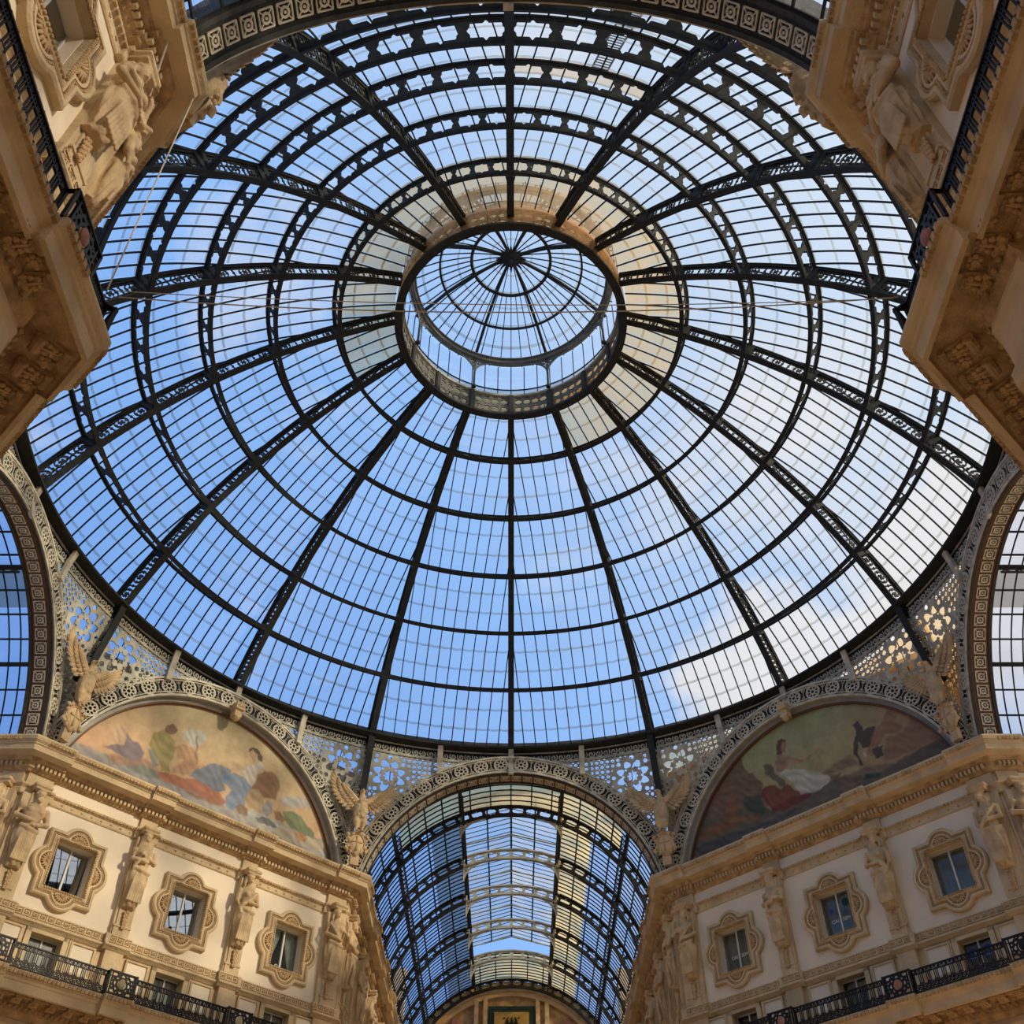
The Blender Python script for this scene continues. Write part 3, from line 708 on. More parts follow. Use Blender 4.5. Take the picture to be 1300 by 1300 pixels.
def pend_full(U, V):
    f = pendentive_f(U, V)
    inside = np.minimum(V-(ZA+np.sqrt(np.maximum((RO-.25)**2-U*U, 0))), WB-U)
    f = np.minimum(f, inside)
    return np.minimum(f, V-24.6)
PEN = {}
for sgn in (-1, 1):
    b = MB(); openwork(b, pend_full, 1.2, 7.5, 24.6, 29.78, .045, lambda u,v,w_: (sgn*u, yside(u, v)+w_, v), .05)
    o = b.build('star_lattice', M['pale']); PEN[sgn] = o.data; bpy.data.objects.remove(o)
def fsp(U, V):
    g = mxm(.04-V, V-.58, .035-np.abs(V-.08)*0-9)
    for i in range(int(7.6/.40)+1): g = mxm(g, spiralf(U, V, .22+i*.40, .30, .19, .055))
    return mxm(g, .03-np.abs(V-.10)*1.0)
SPI = {}
for sgn in (-1, 1):
    def mps(u, v, w_):
        t = (.06+u*.952)/18.35; r = 18.38+w_; return (sgn*r*math.sin(t), r*math.cos(t), 29.72+v)
    b = MB(); openwork(b, fsp, 0, 7.3, 0, .64, .035, mps, .05)
    o = b.build('spiral_frieze', M['pale']); SPI[sgn] = o.data; bpy.data.objects.remove(o)
def console(b, x, crown):
    # curved strap from the ring down to the arch
    t = math.asin(x/18.1); zb = arch_z(abs(x)) + (-.95 if crown else -.1)
    pts = []; no = []
    for q in (0, .25, .5, .75, 1):
        z = 30.45*(1-q)+zb*q; y = math.sqrt(18.05**2-x*x)*(1-q**1.6) + (17.90)*(q**1.6) + .10*math.sin(q*PI)
        pts.append((x, y, z)); no.append((0,1,0))
    b.path_box(pts, [(1,0,0)]*5, no, .26, .14)
def upper_side(k, label):
    root = empty('lattice_spandrels', (0,0,0), 0, label, 'lattice'); root.matrix_world = side_mw(k)
    for sgn in (-1, 1):
        put('star_lattice', PEN[sgn], root); put('spiral_frieze', SPI[sgn], root)
    b = MB(); lowz = lambda x: max(24.6, ZA+math.sqrt(max((RO-.2)**2-x*x, 0)))
    b.grid([[(x, yside(abs(x), lowz(x)+(29.75-lowz(x))*q)+.35, lowz(x)+(29.75-lowz(x))*q) for x in [-7.6+15.2*i/30 for i in range(31)]] for q in (0, .33, .66, 1)])
    b.build('dusty_backing_glass', M['glass_tan_sunlit'] if k in (1, 2) else M['glass_smoke'], root)  # right-hand sides: yellow sunlight put into the glass colour
    b = MB(); 
    for x in [-7+1.0*i for i in range(15)]:
        b.tube([(x, yside(abs(x), lowz(x))+.33, lowz(x)), (x, yside(abs(x), 29.7)+.33, 29.75)], .02, 4)
    tag(b.build('backing_bars', M['bar'], root), kind='stuff')
    # black sheet over the frieze: painted-in shade of the unlit gap
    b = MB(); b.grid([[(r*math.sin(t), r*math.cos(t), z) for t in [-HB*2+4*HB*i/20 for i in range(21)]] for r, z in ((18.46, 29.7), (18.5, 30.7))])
    b.build('recess_shade_sheet', M['darkgap'], root)
    for x in (-3.55, 0, 3.55):
        b = MB(); console(b, x, x == 0); b.build('console', M['pale_warm'], root)
    if k % 2:       # carved keystone corbel of the painted lunettes
        b = MB(); z0 = ZA+RI
        b.box(-.22,.22,17.5,18.0,z0-.15,z0+.2); b.box(-.18,.18,17.6,18.0,z0-.5,z0-.15); b.ell((0,17.75,z0-.55),(.16,.2,.14),10,6)
        b.ell((0,17.55,z0+.05),(.2,.12,.14),10,6)
        b.build('keystone_corbel', M['statue'], root)
NM = {0: 'front gallery', 1: 'right-hand painted lunette', 2: 'right-hand gallery', 3: 'near right pier', 4: 'near gallery overhead', 5: 'near left pier', 6: 'left-hand gallery', 7: 'left-hand painted lunette'}
for k in range(8):
    arch(k, 'pale iron arch band with wheel rosettes over the '+NM[k], k % 2 == 0)
    upper_side(k, 'pierced star lattice and spiral frieze above the arch of the '+NM[k])
# ================================================================== PAINTED LUNETTES
def lunette(k, shapes, bgf, label, nmz):
    W_, H_ = 400, 172; us = np.linspace(-7.15, 7.15, W_); zs = np.linspace(23.0, 29.1, H_)
    U, Z = np.meshgrid(us, zs, indexing='ij'); img = bgf(U, Z)
    rs = np.random.RandomState(k)
    JU = U + .025*np.sin(Z*9+U*3)+.018*np.sin(U*13-Z*7); JZ = Z + .02*np.sin(U*8)+.015*np.sin(U*17+Z*11)
    for col, soft, pts in shapes:
        n = len(pts); ins = np.zeros(U.shape, bool); dist = np.full(U.shape, 9.)
        for i in range(n):
            (x0, z0), (x1, z1) = pts[i], pts[(i+1) % n]
            c = (z0 > JZ) != (z1 > JZ)
            with np.errstate(divide='ignore', invalid='ignore'):
                xx = (x1-x0)*(JZ-z0)/((z1-z0) if z1 != z0 else 1e-9)+x0
            ins ^= c & (JU < xx)
            dx, dz = x1-x0, z1-z0; l2 = dx*dx+dz*dz+1e-9
            t = np.clip(((JU-x0)*dx+(JZ-z0)*dz)/l2, 0, 1)
            dist = np.minimum(dist, np.hypot(JU-x0-t*dx, JZ-z0-t*dz))
        a = np.clip(.5+np.where(ins, dist, -dist)/(1.3*soft), 0, 1)[..., None]*.84
        fold = 1 + .16*np.sin(JU*9+JZ*13+col[0]*40+2*np.sin(JU*4))
        c = np.array(col)[None, None]*np.clip(fold, .6, 1.4)[..., None]
        img = img*(1-a)+c*a
    root = empty('painted_lunette', (0,0,0), 0, label, 'mural'); root.matrix_world = side_mw(k)
    b = MB(); vid = {}; cols = []
    RM = RI+.05
    def P(i, j):
        if (i, j) not in vid:
            vid[(i, j)] = len(b.v); u, z = us[i], zs[j]
            lim = math.sqrt(max(RM*RM-(z-ZA)**2, 0)); u2 = max(-lim, min(lim, u))
            b.v.append((u2, 18.42, z)); cols.append(img[i, j])
        return vid[(i, j)]
    for i in range(W_-1):
        for j in range(H_-1):
            um = (us[i]+us[i+1])/2; zm = (zs[j]+zs[j+1])/2
            if math.hypot(um, zm-ZA) < RM+.03: b.f.append([P(i,j), P(i+1,j), P(i+1,j+1), P(i,j+1)]); b.m.append(0)
    o = b.build('painting', M['paint'], root)
    at = o.data.color_attributes.new('paint', 'FLOAT_COLOR', 'POINT')
    ca = np.ones((len(cols), 4), 'f'); ca[:, :3] = np.array(cols); at.data.foreach_set('color', ca.ravel())
    n = 48; ang = [A0-.1+(PI-2*A0+.2)*i/n for i in range(n+1)]
    b = MB()
    for r, w_ in ((RI-.10, .16),):
        b.path_box([(r*math.cos(a), 18.36, ZA+r*math.sin(a)) for a in ang], [(math.cos(a),0,math.sin(a)) for a in ang], [(0,1,0)]*(n+1), w_, .14)
    b.build('grey_border', M['greyband'], root)
    b = MB(); r = RI-.22
    b.path_box([(r*math.cos(a), 18.32, ZA+r*math.sin(a)) for a in ang], [(math.cos(a),0,math.sin(a)) for a in ang], [(0,1,0)]*(n+1), .08, .14)
    b.build('brown_rim', M['rim'], root)
    b = MB(); b.box(-7.8, 7.8, 18.5, 19.0, 23.0, 29.2); b.build('backing_wall', M['plinth'], root)
def lerp3(a, b, t): return np.array(a)[None,None]*(1-t[...,None])+np.array(b)[None,None]*t[...,None]
def bgL(U, Z):
    t = np.clip((Z-24.4)/4.4, 0, 1); g = lerp3((.62,.40,.22), (.46,.38,.21), t)
    s = np.clip((-U-2)/5, 0, 1)*(1-t); g = g*(1-s[...,None]*.5)+np.array((.66,.36,.22))[None,None]*s[...,None]*.5
    s = np.exp(-((U-1.2-.5*(Z-26))**2)/.5)*.35; g = g*(1+s[...,None]*.5)
    gr = np.clip((24.55-Z)/.3, 0, 1); return g*(1-gr[...,None])+np.array((.34,.33,.30))[None,None]*gr[...,None]
def bgR(U, Z):
    t = np.clip((Z-24.2)/4.2, 0, 1); g = lerp3((.32,.21,.09), (.24,.25,.12), t)
    s = np.clip((U-1.5)/4, 0, 1); g = g*(1-s[...,None]*.6)+np.array((.26,.13,.07))[None,None]*s[...,None]*.6
    gr = np.clip((24.3-Z)/.6, 0, 1); return g*(1-gr[...,None])+np.array((.07,.06,.05))[None,None]*gr[...,None]
lunette(7, MURAL_L, bgL, 'painted lunette of a reclining woman in a blue skirt, on the left', 'L')
lunette(1, [(tuple(min(1, v*1.6) for v in c), s_, p) for c, s_, p in MURAL_R], lambda U, Z: bgR(U, Z)*1.5, 'painted lunette of a woman in a white skirt stretching out her arm, on the right', 'R')
# ================================================================== PIER WALLS
# canonical quadrant (+x,+y); sx, sy mirror it.  Segments: gallery wall G1, diagonal D, gallery wall G2
S2 = math.sqrt(.5); LG1, LD = 27.0, 15.39
SEG = {'G1': (Vector((7.5,18.38)), Vector((0,1)), Vector((-1,0))),
       'D':  (Vector((7.5,18.38)), Vector((S2,-S2)), Vector((-S2,-S2))),
       'G2': (Vector((18.38,7.5)), Vector((1,0)), Vector((0,-1)))}
BP = 4.55                                   # bay pitch of the gallery walls
def pil_list(seg, L):
    if seg == 'D': return [(.55, 1.1), (LD/2-2.45, .8), (LD/2+2.45, .8), (LD-.55, 1.1)]
    out = [(.45, .9)]; s = .15+BP
    while s < L-.3: out.append((s, .8)); s += BP
    return out
def win_list(seg, L):
    if seg == 'D': return [LD/2-4.93, LD/2, LD/2+4.98]
    out = []; s = 2.48
    while s < L-1.2: out.append(s); s += BP
    return out
EX = {'G1': -.15, 'D': .32, 'G2': -.15}     # the balcony projects further on the diagonal faces
class Block:
    def __init__(B, sx_, sy_, L1, L2, side):
        B.sx, B.sy, B.L = sx_, sy_, {'G1': L1, 'D': LD, 'G2': L2}
        B.flip = sx_*sy_ < 0; B.side = side
    def P(B, seg, s, o, z):
        A, t, n = SEG[seg]; p = A+t*s+n*o; return (p.x*B.sx, p.y*B.sy, z)
    def fn(B, seg): return lambda s, o, z: B.P(seg, s, o, z)
    def mw(B, seg, s, o, z, mirror=False):
        """local x = along wall (to the right when facing it), y = towards the wall's front, z up"""
        A, t, n = SEG[seg]; p = A+t*s+n*o
        nn = Vector((n.x*B.sx, n.y*B.sy, 0)); xx = nn.cross(Vector((0,0,1)))
        xx = -xx if False else xx
        m_ = Matrix.Identity(4)
        for i in range(3): m_[i][0] = xx[i]*(-1 if mirror else 1); m_[i][1] = nn[i]; m_[i][2] = (0,0,1)[i]
        m_[0][3], m_[1][3], m_[2][3] = p.x*B.sx, p.y*B.sy, z
        return m_
    def stations(B, rj):
        out = []
        for seg in ('G1', 'D', 'G2'):
            L = B.L[seg]
            if L <= 0: continue
            st = []
            iv = sorted((max(0, c-w_/2-.12), min(L, c+w_/2+.12)) for c, w_ in pil_list(seg, L))
            iv = [(0 if a < .3 else a, L if (b_ > L-.3 and seg == 'D') else b_) for a, b_ in iv]
            pos = 0
            for a, b_ in iv:
                if a > 0: st.append((a, 0)); st.append((a, rj))
                st.append((b_, rj)) if b_ < L else None
                if b_ < L: st.append((b_, 0))
            if seg == 'G1': out += [(seg, L, 0)] + [(seg, s, r) for s, r in reversed(st)] + [('C1', 0, rj)]
            if seg == 'D': out += [(seg, s, r) for s, r in st] + [('C2', 0, rj)]
            if seg == 'G2': out += [(seg, s, r) for s, r in st] + [(seg, L, 0)]
        return out
    def sweep(B, prof, rj=.14, mb=None, m=0, ex={}):
        mb = mb or MB(); rows = []
        for seg, s, r in B.stations(rj):
            row = []
            for o, z in prof:
                q = o+r if o > 0 else o
                fo = 1 if o >= .8 else 0
                if seg in ('C1', 'C2'):
                    A, t, n1 = SEG['G1' if seg == 'C1' else 'G2']; n2 = SEG['D'][2]
                    q1 = q+ex.get('G1' if seg == 'C1' else 'G2', 0)*fo; q2 = q+ex.get('D', 0)*fo; c_ = n1.dot(n2); den_ = 1-c_*c_
                    p = A+n1*((q1-c_*q2)/den_)+n2*((q2-c_*q1)/den_); row.append((p.x*B.sx, p.y*B.sy, z))
                else: row.append(B.P(seg, s, q+ex.get(seg, 0)*fo, z))
            rows.append(row)
        mb.grid(rows, m); return mb
# shared carved pieces -------------------------------------------------
def ray_box(t, a, c): 
    ct, st = abs(math.cos(t)), abs(math.sin(t)); return min(a/max(ct,1e-6), c/max(st,1e-6))
def r_outer(t, s_=0.0):
    a, c = 1.17-s_, 1.26-s_; r = ray_box(t, a, c); d = (math.cos(t), math.sin(t))
    for cx, cy, q in ((.84,0,.64),(-.84,0,.64),(0,.96,.64),(0,-.96,.64)):
        q -= s_; bq = d[0]*cx+d[1]*cy; disc = bq*bq-(cx*cx+cy*cy-q*q)
        if disc > 0: r = max(r, bq+math.sqrt(disc))
    return r
def surround_mesh():
    angs = sorted(set([2*PI*i/112 for i in range(112)] + [math.atan2(y, x) % (2*PI) for x, y in ((1.17,1.26),(-1.17,1.26),(-1.17,-1.26),(1.17,-1.26),(.77,.9),(-.77,.9),(-.77,-.9),(.77,-.9))]))
    def prof(t):
        out = [(r_outer(t), 0), (r_outer(t), .16), (r_outer(t,.05), .20), (r_outer(t,.12), .20), (r_outer(t,.14), .14), (r_outer(t,.20), .14), (r_outer(t,.22), .18), (r_outer(t,.28), .18), (r_outer(t,.30), .12)]
        ri = ray_box(t, .77, .90); ro = ray_box(t, .90, 1.03)
        out += [(max(ro, .0), .12), (ro-.01, .19), ((ro+ri)/2, .22), (ri, .19), (ri, -.32)]
        return out
    rows = []
    P = [prof(t) for t in angs]
    for j in range(len(P[0])): rows.append([(P[i][j][0]*math.cos(t), P[i][j][1], P[i][j][0]*math.sin(t)) for i, t in enumerate(angs)])
    b = MB(); b.grid(rows, 0, True); o = b.build('quatrefoil_surround', M['stone']); m1 = o.data; bpy.data.objects.remove(o)
    b = MB()   # bead run along the outer moulding + twisted inner roll
    for i in range(150):
        t = 2*PI*i/150; r = r_outer(t, .17); x, z = r*math.cos(t), r*math.sin(t); b.box(x-.022, x+.022, .13, .175, z-.022, z+.022)
    for i in range(20):
        for s_ in (-1, 1):
            z = -.9+1.8*(i+.5)/20; b.ell((s_*.80, .22, z), (.05, .04, .05), 6, 4)
    for i in range(17):
        for s_ in (-1, 1):
            x = -.77+1.54*(i+.5)/17; b.ell((x, .22, s_*.94), (.05, .04, .05), 6, 4)
    o = b.build('bead_moulding', M['stone_dark']); m2 = o.data; bpy.data.objects.remove(o)
    b = MB()   # scallop shell, opening towards +z
    for i in range(9):
        t = PI*(i+.5)/9; c, s_ = math.cos(t), math.sin(t)
        b.tube([(.08*c, .14, .08*s_), (.2*c, .19, .2*s_), (.33*c, .15, .33*s_)], [.015, .045, .02], 5)
    ring = [(.38*math.cos(PI*i/14), .15, .38*math.sin(PI*i/14)) for i in range(15)]
    b.tube(ring, .03, 5); b.ell((0,.15,.02), (.08,.05,.06), 8, 5)
    o = b.build('scallop_shell', M['stone_dark'], smooth=True); m3 = o.data; bpy.data.objects.remove(o)
    return m1, m2, m3
SUR, BEAD, SHELL = surround_mesh()
def window_meshes():
    b = MB(); w_, h = .77, .9
    for s_ in (-1, 1): b.box(s_*w_-.05 if s_ > 0 else -w_, w_ if s_ > 0 else -w_+.05, -.33, -.27, -h, h)
    b.box(-w_, w_, -.33, -.27, -h, -h+.05); b.box(-w_, w_, -.33, -.27, h-.05, h); b.box(-.035, .035, -.34, -.25, -h, h)
    o = b.build('sash_frame', M['frame']); a = o.data; bpy.data.objects.remove(o)
    panes_ = []
    for x0, x1 in ((-w_+.05, -.035), (.035, w_-.05)):
        b = MB(); b.box(x0, x1, -.305, -.295, -h+.05, h-.05); o = b.build('pane', M['winglass']); panes_.append(o.data); bpy.data.objects.remove(o)
    b = MB(); b.box(-1.1, 1.1, -1.6, -1.5, -1.1, 1.1); b.grid([[(-1.1,-1.6,-1.1),(1.1,-1.6,-1.1)],[(-1.1,-.36,-1.1),(1.1,-.36,-1.1)]]); b.grid([[(-1.1,-1.6,1.1),(1.1,-1.6,1.1)],[(-1.1,-.36,1.1),(1.1,-.36,1.1)]])
    b.grid([[(-1.1,-1.6,-1.1),(-1.1,-1.6,1.1)],[(-1.1,-.36,-1.1),(-1.1,-.36,1.1)]]); b.grid([[(1.1,-1.6,-1.1),(1.1,-1.6,1.1)],[(1.1,-.36,-1.1),(1.1,-.36,1.1)]])
    o = b.build('room_behind', M['interior']); c = o.data; bpy.data.objects.remove(o)
    return a, panes_, c
SASH, PANES, ROOM = window_meshes()
def recol(me, mt):
    m_ = me.copy(); m_.materials.clear(); m_.materials.append(mt); return m_
DPANES = [recol(q, M['dimglass']) for q in PANES]
_b = MB(); _b.grid([[(x, -.50+.01*(i % 2), z) for i, x in enumerate([-.76+1.52*j/12 for j in range(13)])] for z in (-.9, .88)])
_o = _b.build('roller_blind', M['blind']); BLIND = _o.data; bpy.data.objects.remove(_o)
NET = recol(BLIND, mat('white_net_curtain', (.72,.74,.70), .9, .25, 4))
def curtain_mesh(side):
    b = MB(); rows = []
    for i in range(13):
        q = i/12; z = .88-1.7*q; wid = .66*(1-.72*q**1.3) if True else .6
        row = []
        for j in range(15):
            p = j/14; x = .74-wid*p; row.append((side*x, -.45+.04*math.sin(p*26), z))
        rows.append(row)
    b.grid(rows); o = b.build('curtain', M['curtain'], smooth=True); m_ = o.data; bpy.data.objects.remove(o); return m_
CUR = [curtain_mesh(-1), curtain_mesh(1)]
def text_mesh(txt, size, material, name='lettering'):
    cu = bpy.data.curves.new(name, 'FONT'); cu.body = txt; cu.size = size; cu.extrude = .005; cu.align_x = 'CENTER'
    o = bpy.data.objects.new(name, cu); SC.collection.objects.link(o)
    me = bpy.data.meshes.new_from_object(o.evaluated_get(bpy.context.evaluated_depsgraph_get()))
    bpy.data.objects.remove(o); me.name = name; me.materials.clear(); me.materials.append(material)
    me.transform(Matrix.Rotation(PI/2, 4, 'X')); return me
# statues --------------------------------------------------------------
def remeshed(name, mb, mat_, vox=.035):
    o = mb.build(name, mat_); md = o.modifiers.new('r', 'REMESH'); md.mode = 'VOXEL'; md.voxel_size = vox; md.use_smooth_shade = True
    sm_ = o.modifiers.new('s', 'SMOOTH'); sm_.iterations = 2; sm_.factor = .4
    me = bpy.data.meshes.new_from_object(o.evaluated_get(bpy.context.evaluated_depsgraph_get()))
    me.name = name; bpy.data.objects.remove(o); return me
def loft(mb, secs, n=28, fold=None):
    rows = []
    for (x, y, z, rx, ry, k) in secs:
        row = []
        for j in range(n):
            a = 2*PI*j/n; f = 1 + (k*math.sin(a*7+z*2.2) + k*.6*math.sin(a*11-z*3) if k else 0)
            row.append((x+rx*f*math.cos(a), y+ry*f*math.sin(a), z))
        rows.append(row)
    mb.grid(rows, 0, True)
    for r, o in ((rows[0], -1), (rows[-1], 1)):
        c = len(mb.v); mb.v.extend(r); mb.f.append(list(range(c, c+n))[::o]); mb.m.append(0)
def statue_mesh(kind):
    b = MB(); fem = kind in ('woman', 'woman_raised', 'wrapped')
    sh = .40 if fem else .47
    # draped lower body growing out of the pilaster, torso bare or draped
    loft(b, [(0,-.04,.02,.20,.12,.08),(0,-.02,.12,.27,.17,.16),(0,.01,.5,.33,.22,.15),(.02,.03,.95,.39,.26,.11),(.02,.04,1.25,.41,.27,.05),(.01,.03,1.42,.38,.25,.03)])
    tw = .02 if kind != 'wrapped' else .05
    loft(b, [(.01,.03,1.3,.34,.22,tw),(0,.02,1.5,.29,.20,tw),(0,.02,1.7,.29,.20,tw),(0,.04,1.95,sh*.80,.24,tw*.6),(0,.04,2.15,sh*.92,.24,tw*.5),(0,.02,2.32,sh*.80,.20,0),(0,.02,2.42,.16,.13,0),(0,.05,2.6,.10,.10,0)])
    b.tube([(-.38,.10,1.42),(-.15,.26,1.34),(.1,.30,1.38),(.36,.14,1.5)], [.08,.10,.10,.08], 8)      # rolled waist cloth
    for i in range(7):     # falling folds in front
        x = -.3+.1*i; b.tube([(x*.45+.05, .27, 1.38), (x*.85, .29, .9), (x*.95, .20, .18)], [.02,.035,.04], 6)
    # head, face, hair
    hx = .05 if kind != 'man' else -.04
    b.ell((hx,.10,2.76), (.145,.165,.20), 14, 10)
    b.tube([(hx,.26,2.80),(hx,.30,2.74)], [.02,.03], 6); b.ell((hx,.24,2.64), (.05,.04,.03), 8, 5)
    for s_ in (-1, 1): b.ell((hx+s_*.06,.235,2.83), (.05,.03,.02), 8, 5); b.ell((hx+s_*.05,.235,2.72), (.04,.03,.035), 6, 5)
    rs = random.Random(hash(kind) % 97 if False else len(kind)*7)
    for i in range(34):
        a = rs.uniform(0, 2*PI); t = rs.uniform(.1, 1.3)
        b.ell((hx+.17*math.cos(a)*math.cos(t), .07+.18*math.sin(a)*math.cos(t)*(1 if math.sin(a) < .3 else .75), 2.80+.19*math.sin(t)), (.05,.05,.05), 6, 5)
    if kind == 'man':
        for i in range(14): b.ell((hx+rs.uniform(-.1,.1), .20+rs.uniform(-.03,.04), 2.58+rs.uniform(-.08,.06)), (.045,.05,.05), 6, 5)
    elif kind == 'wrapped':
        loft(b, [(hx,.0,2.3,.30,.16,.04),(hx,.0,2.6,.22,.17,.03),(hx,.02,2.9,.19,.17,.02),(hx,.03,3.0,.10,.10,0)])
    else:
        for s_ in (-1, 1): b.tube([(hx+s_*.15,.04,2.8),(hx+s_*.19,.04,2.6),(hx+s_*.20,.10,2.4)], [.06,.06,.03], 6)
    if fem:
        for s_ in (-1, 1): b.ell((s_*.15,.25,2.05), (.11,.10,.11), 10, 7)
    else:
        for s_ in (-1, 1): b.ell((s_*.17,.20,2.12), (.17,.11,.12), 10, 7); b.ell((s_*.08,.20,1.75), (.08,.05,.09), 8, 5); b.ell((s_*.08,.19,1.93), (.08,.05,.07), 8, 5)
    def arm(p, rr): b.tube(p, rr, 9); [b.ell(q, (r*1.03,)*3, 8, 6) for q, r in zip(p, rr)]
    def hand(c, d):   # palm and five bent fingers
        c = Vector(c); d = Vector(d).normalized(); s_ = d.cross(Vector((0,1,0))).normalized()
        b.ell(tuple(c+d*.05), (.065,.04,.065), 8, 6)
        for i in range(4):
            o_ = c+s_*(-.05+.033*i)+d*.09; l = (.08,.10,.095,.07)[i]
            b.tube([tuple(o_), tuple(o_+d*l*.6+Vector((0,.015,0))), tuple(o_+d*l+Vector((0,-.02,0)))], [.021,.02,.017], 5)
        b.tube([tuple(c-s_*.05+d*.02), tuple(c-s_*.10+d*.07)], [.024,.02], 5)
    if kind == 'woman':
        arm([(-sh,.02,2.22),(-sh-.08,.10,1.80),(-.05,.34,1.72)], [.12,.10,.07]); hand((-.02,.35,1.72), (1,.1,.1))
        arm([(sh,.02,2.22),(sh+.06,.05,1.78),(sh-.05,.22,1.40)], [.12,.10,.07]); hand((sh-.06,.24,1.38), (-.3,.2,-1))
        b.tube([(-sh+.02,.12,2.3),(-.1,.30,1.95),(.25,.28,1.6),(.4,.16,1.4)], [.06,.08,.09,.07], 7)
    elif kind == 'woman_raised':
        arm([(-sh,.02,2.22),(-sh-.22,.12,2.0),(-sh-.05,.22,2.5)], [.12,.10,.07]); hand((-sh-.03,.22,2.52), (.4,0,1))
        arm([(sh,.02,2.22),(sh+.10,.08,1.80),(.1,.34,1.62)], [.12,.10,.07]); hand((.06,.34,1.62), (-1,.1,0))
        b.tube([(sh,.1,2.3),(.2,.3,1.9),(-.2,.28,1.55)], [.05,.07,.07], 7)
    elif kind == 'man':
        arm([(-sh,.02,2.24),(-sh-.14,.06,1.80),(-.20,.30,1.58)], [.15,.12,.085]); hand((-.17,.31,1.57), (1,.1,-.1))
        arm([(sh,.02,2.24),(sh+.14,.06,1.82),(.18,.31,1.70)], [.15,.12,.085]); hand((.15,.32,1.70), (-1,.1,.1))
    else:
        arm([(-sh,.02,2.2),(-sh-.05,.14,1.85),(-.08,.34,1.92)], [.13,.11,.08]); hand((-.06,.35,1.93), (1,.1,.3))
        arm([(sh,.02,2.2),(sh+.05,.14,1.8),(.05,.34,1.74)], [.13,.11,.08]); hand((.03,.35,1.74), (-1,.1,0))
        for i in range(5): b.tube([(-sh+.06*i,.14,2.3-.04*i),(-.05+.07*i,.31,1.95-.05*i),(sh-.05,.2,1.65-.07*i)], [.03,.045,.03], 6)
    # back slab that ties it to the pilaster, and the square capital on the head
    b.box(-.26,.26,-.22,-.02,.0,2.9); b.box(-.30,.30,-.22,.22,2.98,3.08); b.box(-.36,.36,-.22,.28,3.08,3.2)
    b.ell((hx*.5,.05,2.95),(.2,.16,.08),10,6)
    return remeshed('statue_'+kind, b, M['statue'], .026)
STAT = {k: statue_mesh(k) for k in ('woman', 'woman_raised', 'man', 'wrapped')}
# husk garland under the statue
b = MB()
for i in range(5):
    for s_ in (-1, 0, 1): b.ell((s_*.075*(1-.12*i), .03, -.14*i-.06*abs(s_)), (.05,.045,.075), 7, 5)
o = b.build('husk_garland', M['stone_dark'], smooth=True); GARL = o.data; bpy.data.objects.remove(o)
# balcony pieces
CELL = .30
def fcell(U, V):
    x = np.abs(U)
    lo, hi = .30, .55                      # stirrup-shaped ovals between two lace borders
    q = np.where(V > hi, V-hi, np.where(V < lo, V-lo, 0))
    g = .013-np.abs(np.hypot(U, q)-.085)
    g = mxm(g, .014-np.abs(x-CELL/2))
    g = mxm(g, ringf(U, V, 0, .685, .042, .026), ringf(U, V, -CELL/2, .66, .06, .026), ringf(U, V, CELL/2, .66, .06, .026), discf(U, V, 0, .685, .018))
    g = mxm(g, ringf(U, V, -.075, .13, .06, .026), ringf(U, V, .075, .13, .06, .026), ringf(U, V, 0, .05, .045, .026), ringf(U, V, CELL/2, .04, .05, .024), ringf(U, V, -CELL/2, .04, .05, .024), ringf(U, V, 0, .19, .035, .022), discf(U, V, .075, .13, .025), discf(U, V, -.075, .13, .025))
    g = mxm(g, ringf(U, V, -CELL/2, .24, .05, .024), ringf(U, V, CELL/2, .24, .05, .024))
    return np.where((V < 0) | (V > .74), -1, g)
b = MB(); openwork(b, fcell, -CELL/2, CELL/2, 0, .74, .0155, lambda u,v,w_: (u, w_, v), .035, back=True); o = b.build('baluster', M['blackiron']); BAL = o.data; bpy.data.objects.remove(o)
def fpan(U, V):
    r = np.hypot(U, V-.37); a = np.arctan2(V-.37, U)
    g = mxm(.04-V, V-.70, np.abs(U)-.40, .03-np.abs(r-.20), .025-np.abs(r-.31-.03*np.cos(8*a)))
    for i in range(8):
        t = i*PI/4+PI/8; g = mxm(g, ringf(U, V, .36*math.cos(t), .37+.36*math.sin(t), .07, .035), discf(U, V, .26*math.cos(t), .37+.26*math.sin(t), .035), ringf(U, V, .40*math.cos(t), .37+.30*math.sin(t), .06, .03))
    return g
b = MB(); openwork(b, fpan, -.44, .44, 0, .74, .02, lambda u,v,w_: (u, w_, v), .05); o = b.build('medallion_panel', M['blackiron']); PAN = o.data; bpy.data.objects.remove(o)
def disc_mesh(name, mt, r1, r2):
    b = MB(); b.ell((0,0,.37), (r1*.8, .05, r2*.8), 20, 8); o = b.build(name, mt, smooth=True); m_ = o.data; bpy.data.objects.remove(o); return m_
DISC = {'brass': disc_mesh('enamel_oval', M['medal'], .17, .22), 'red': disc_mesh('enamel_oval', M['medalred'], .17, .22), 'dark': disc_mesh('enamel_oval', M['blackiron'], .17, .22)}
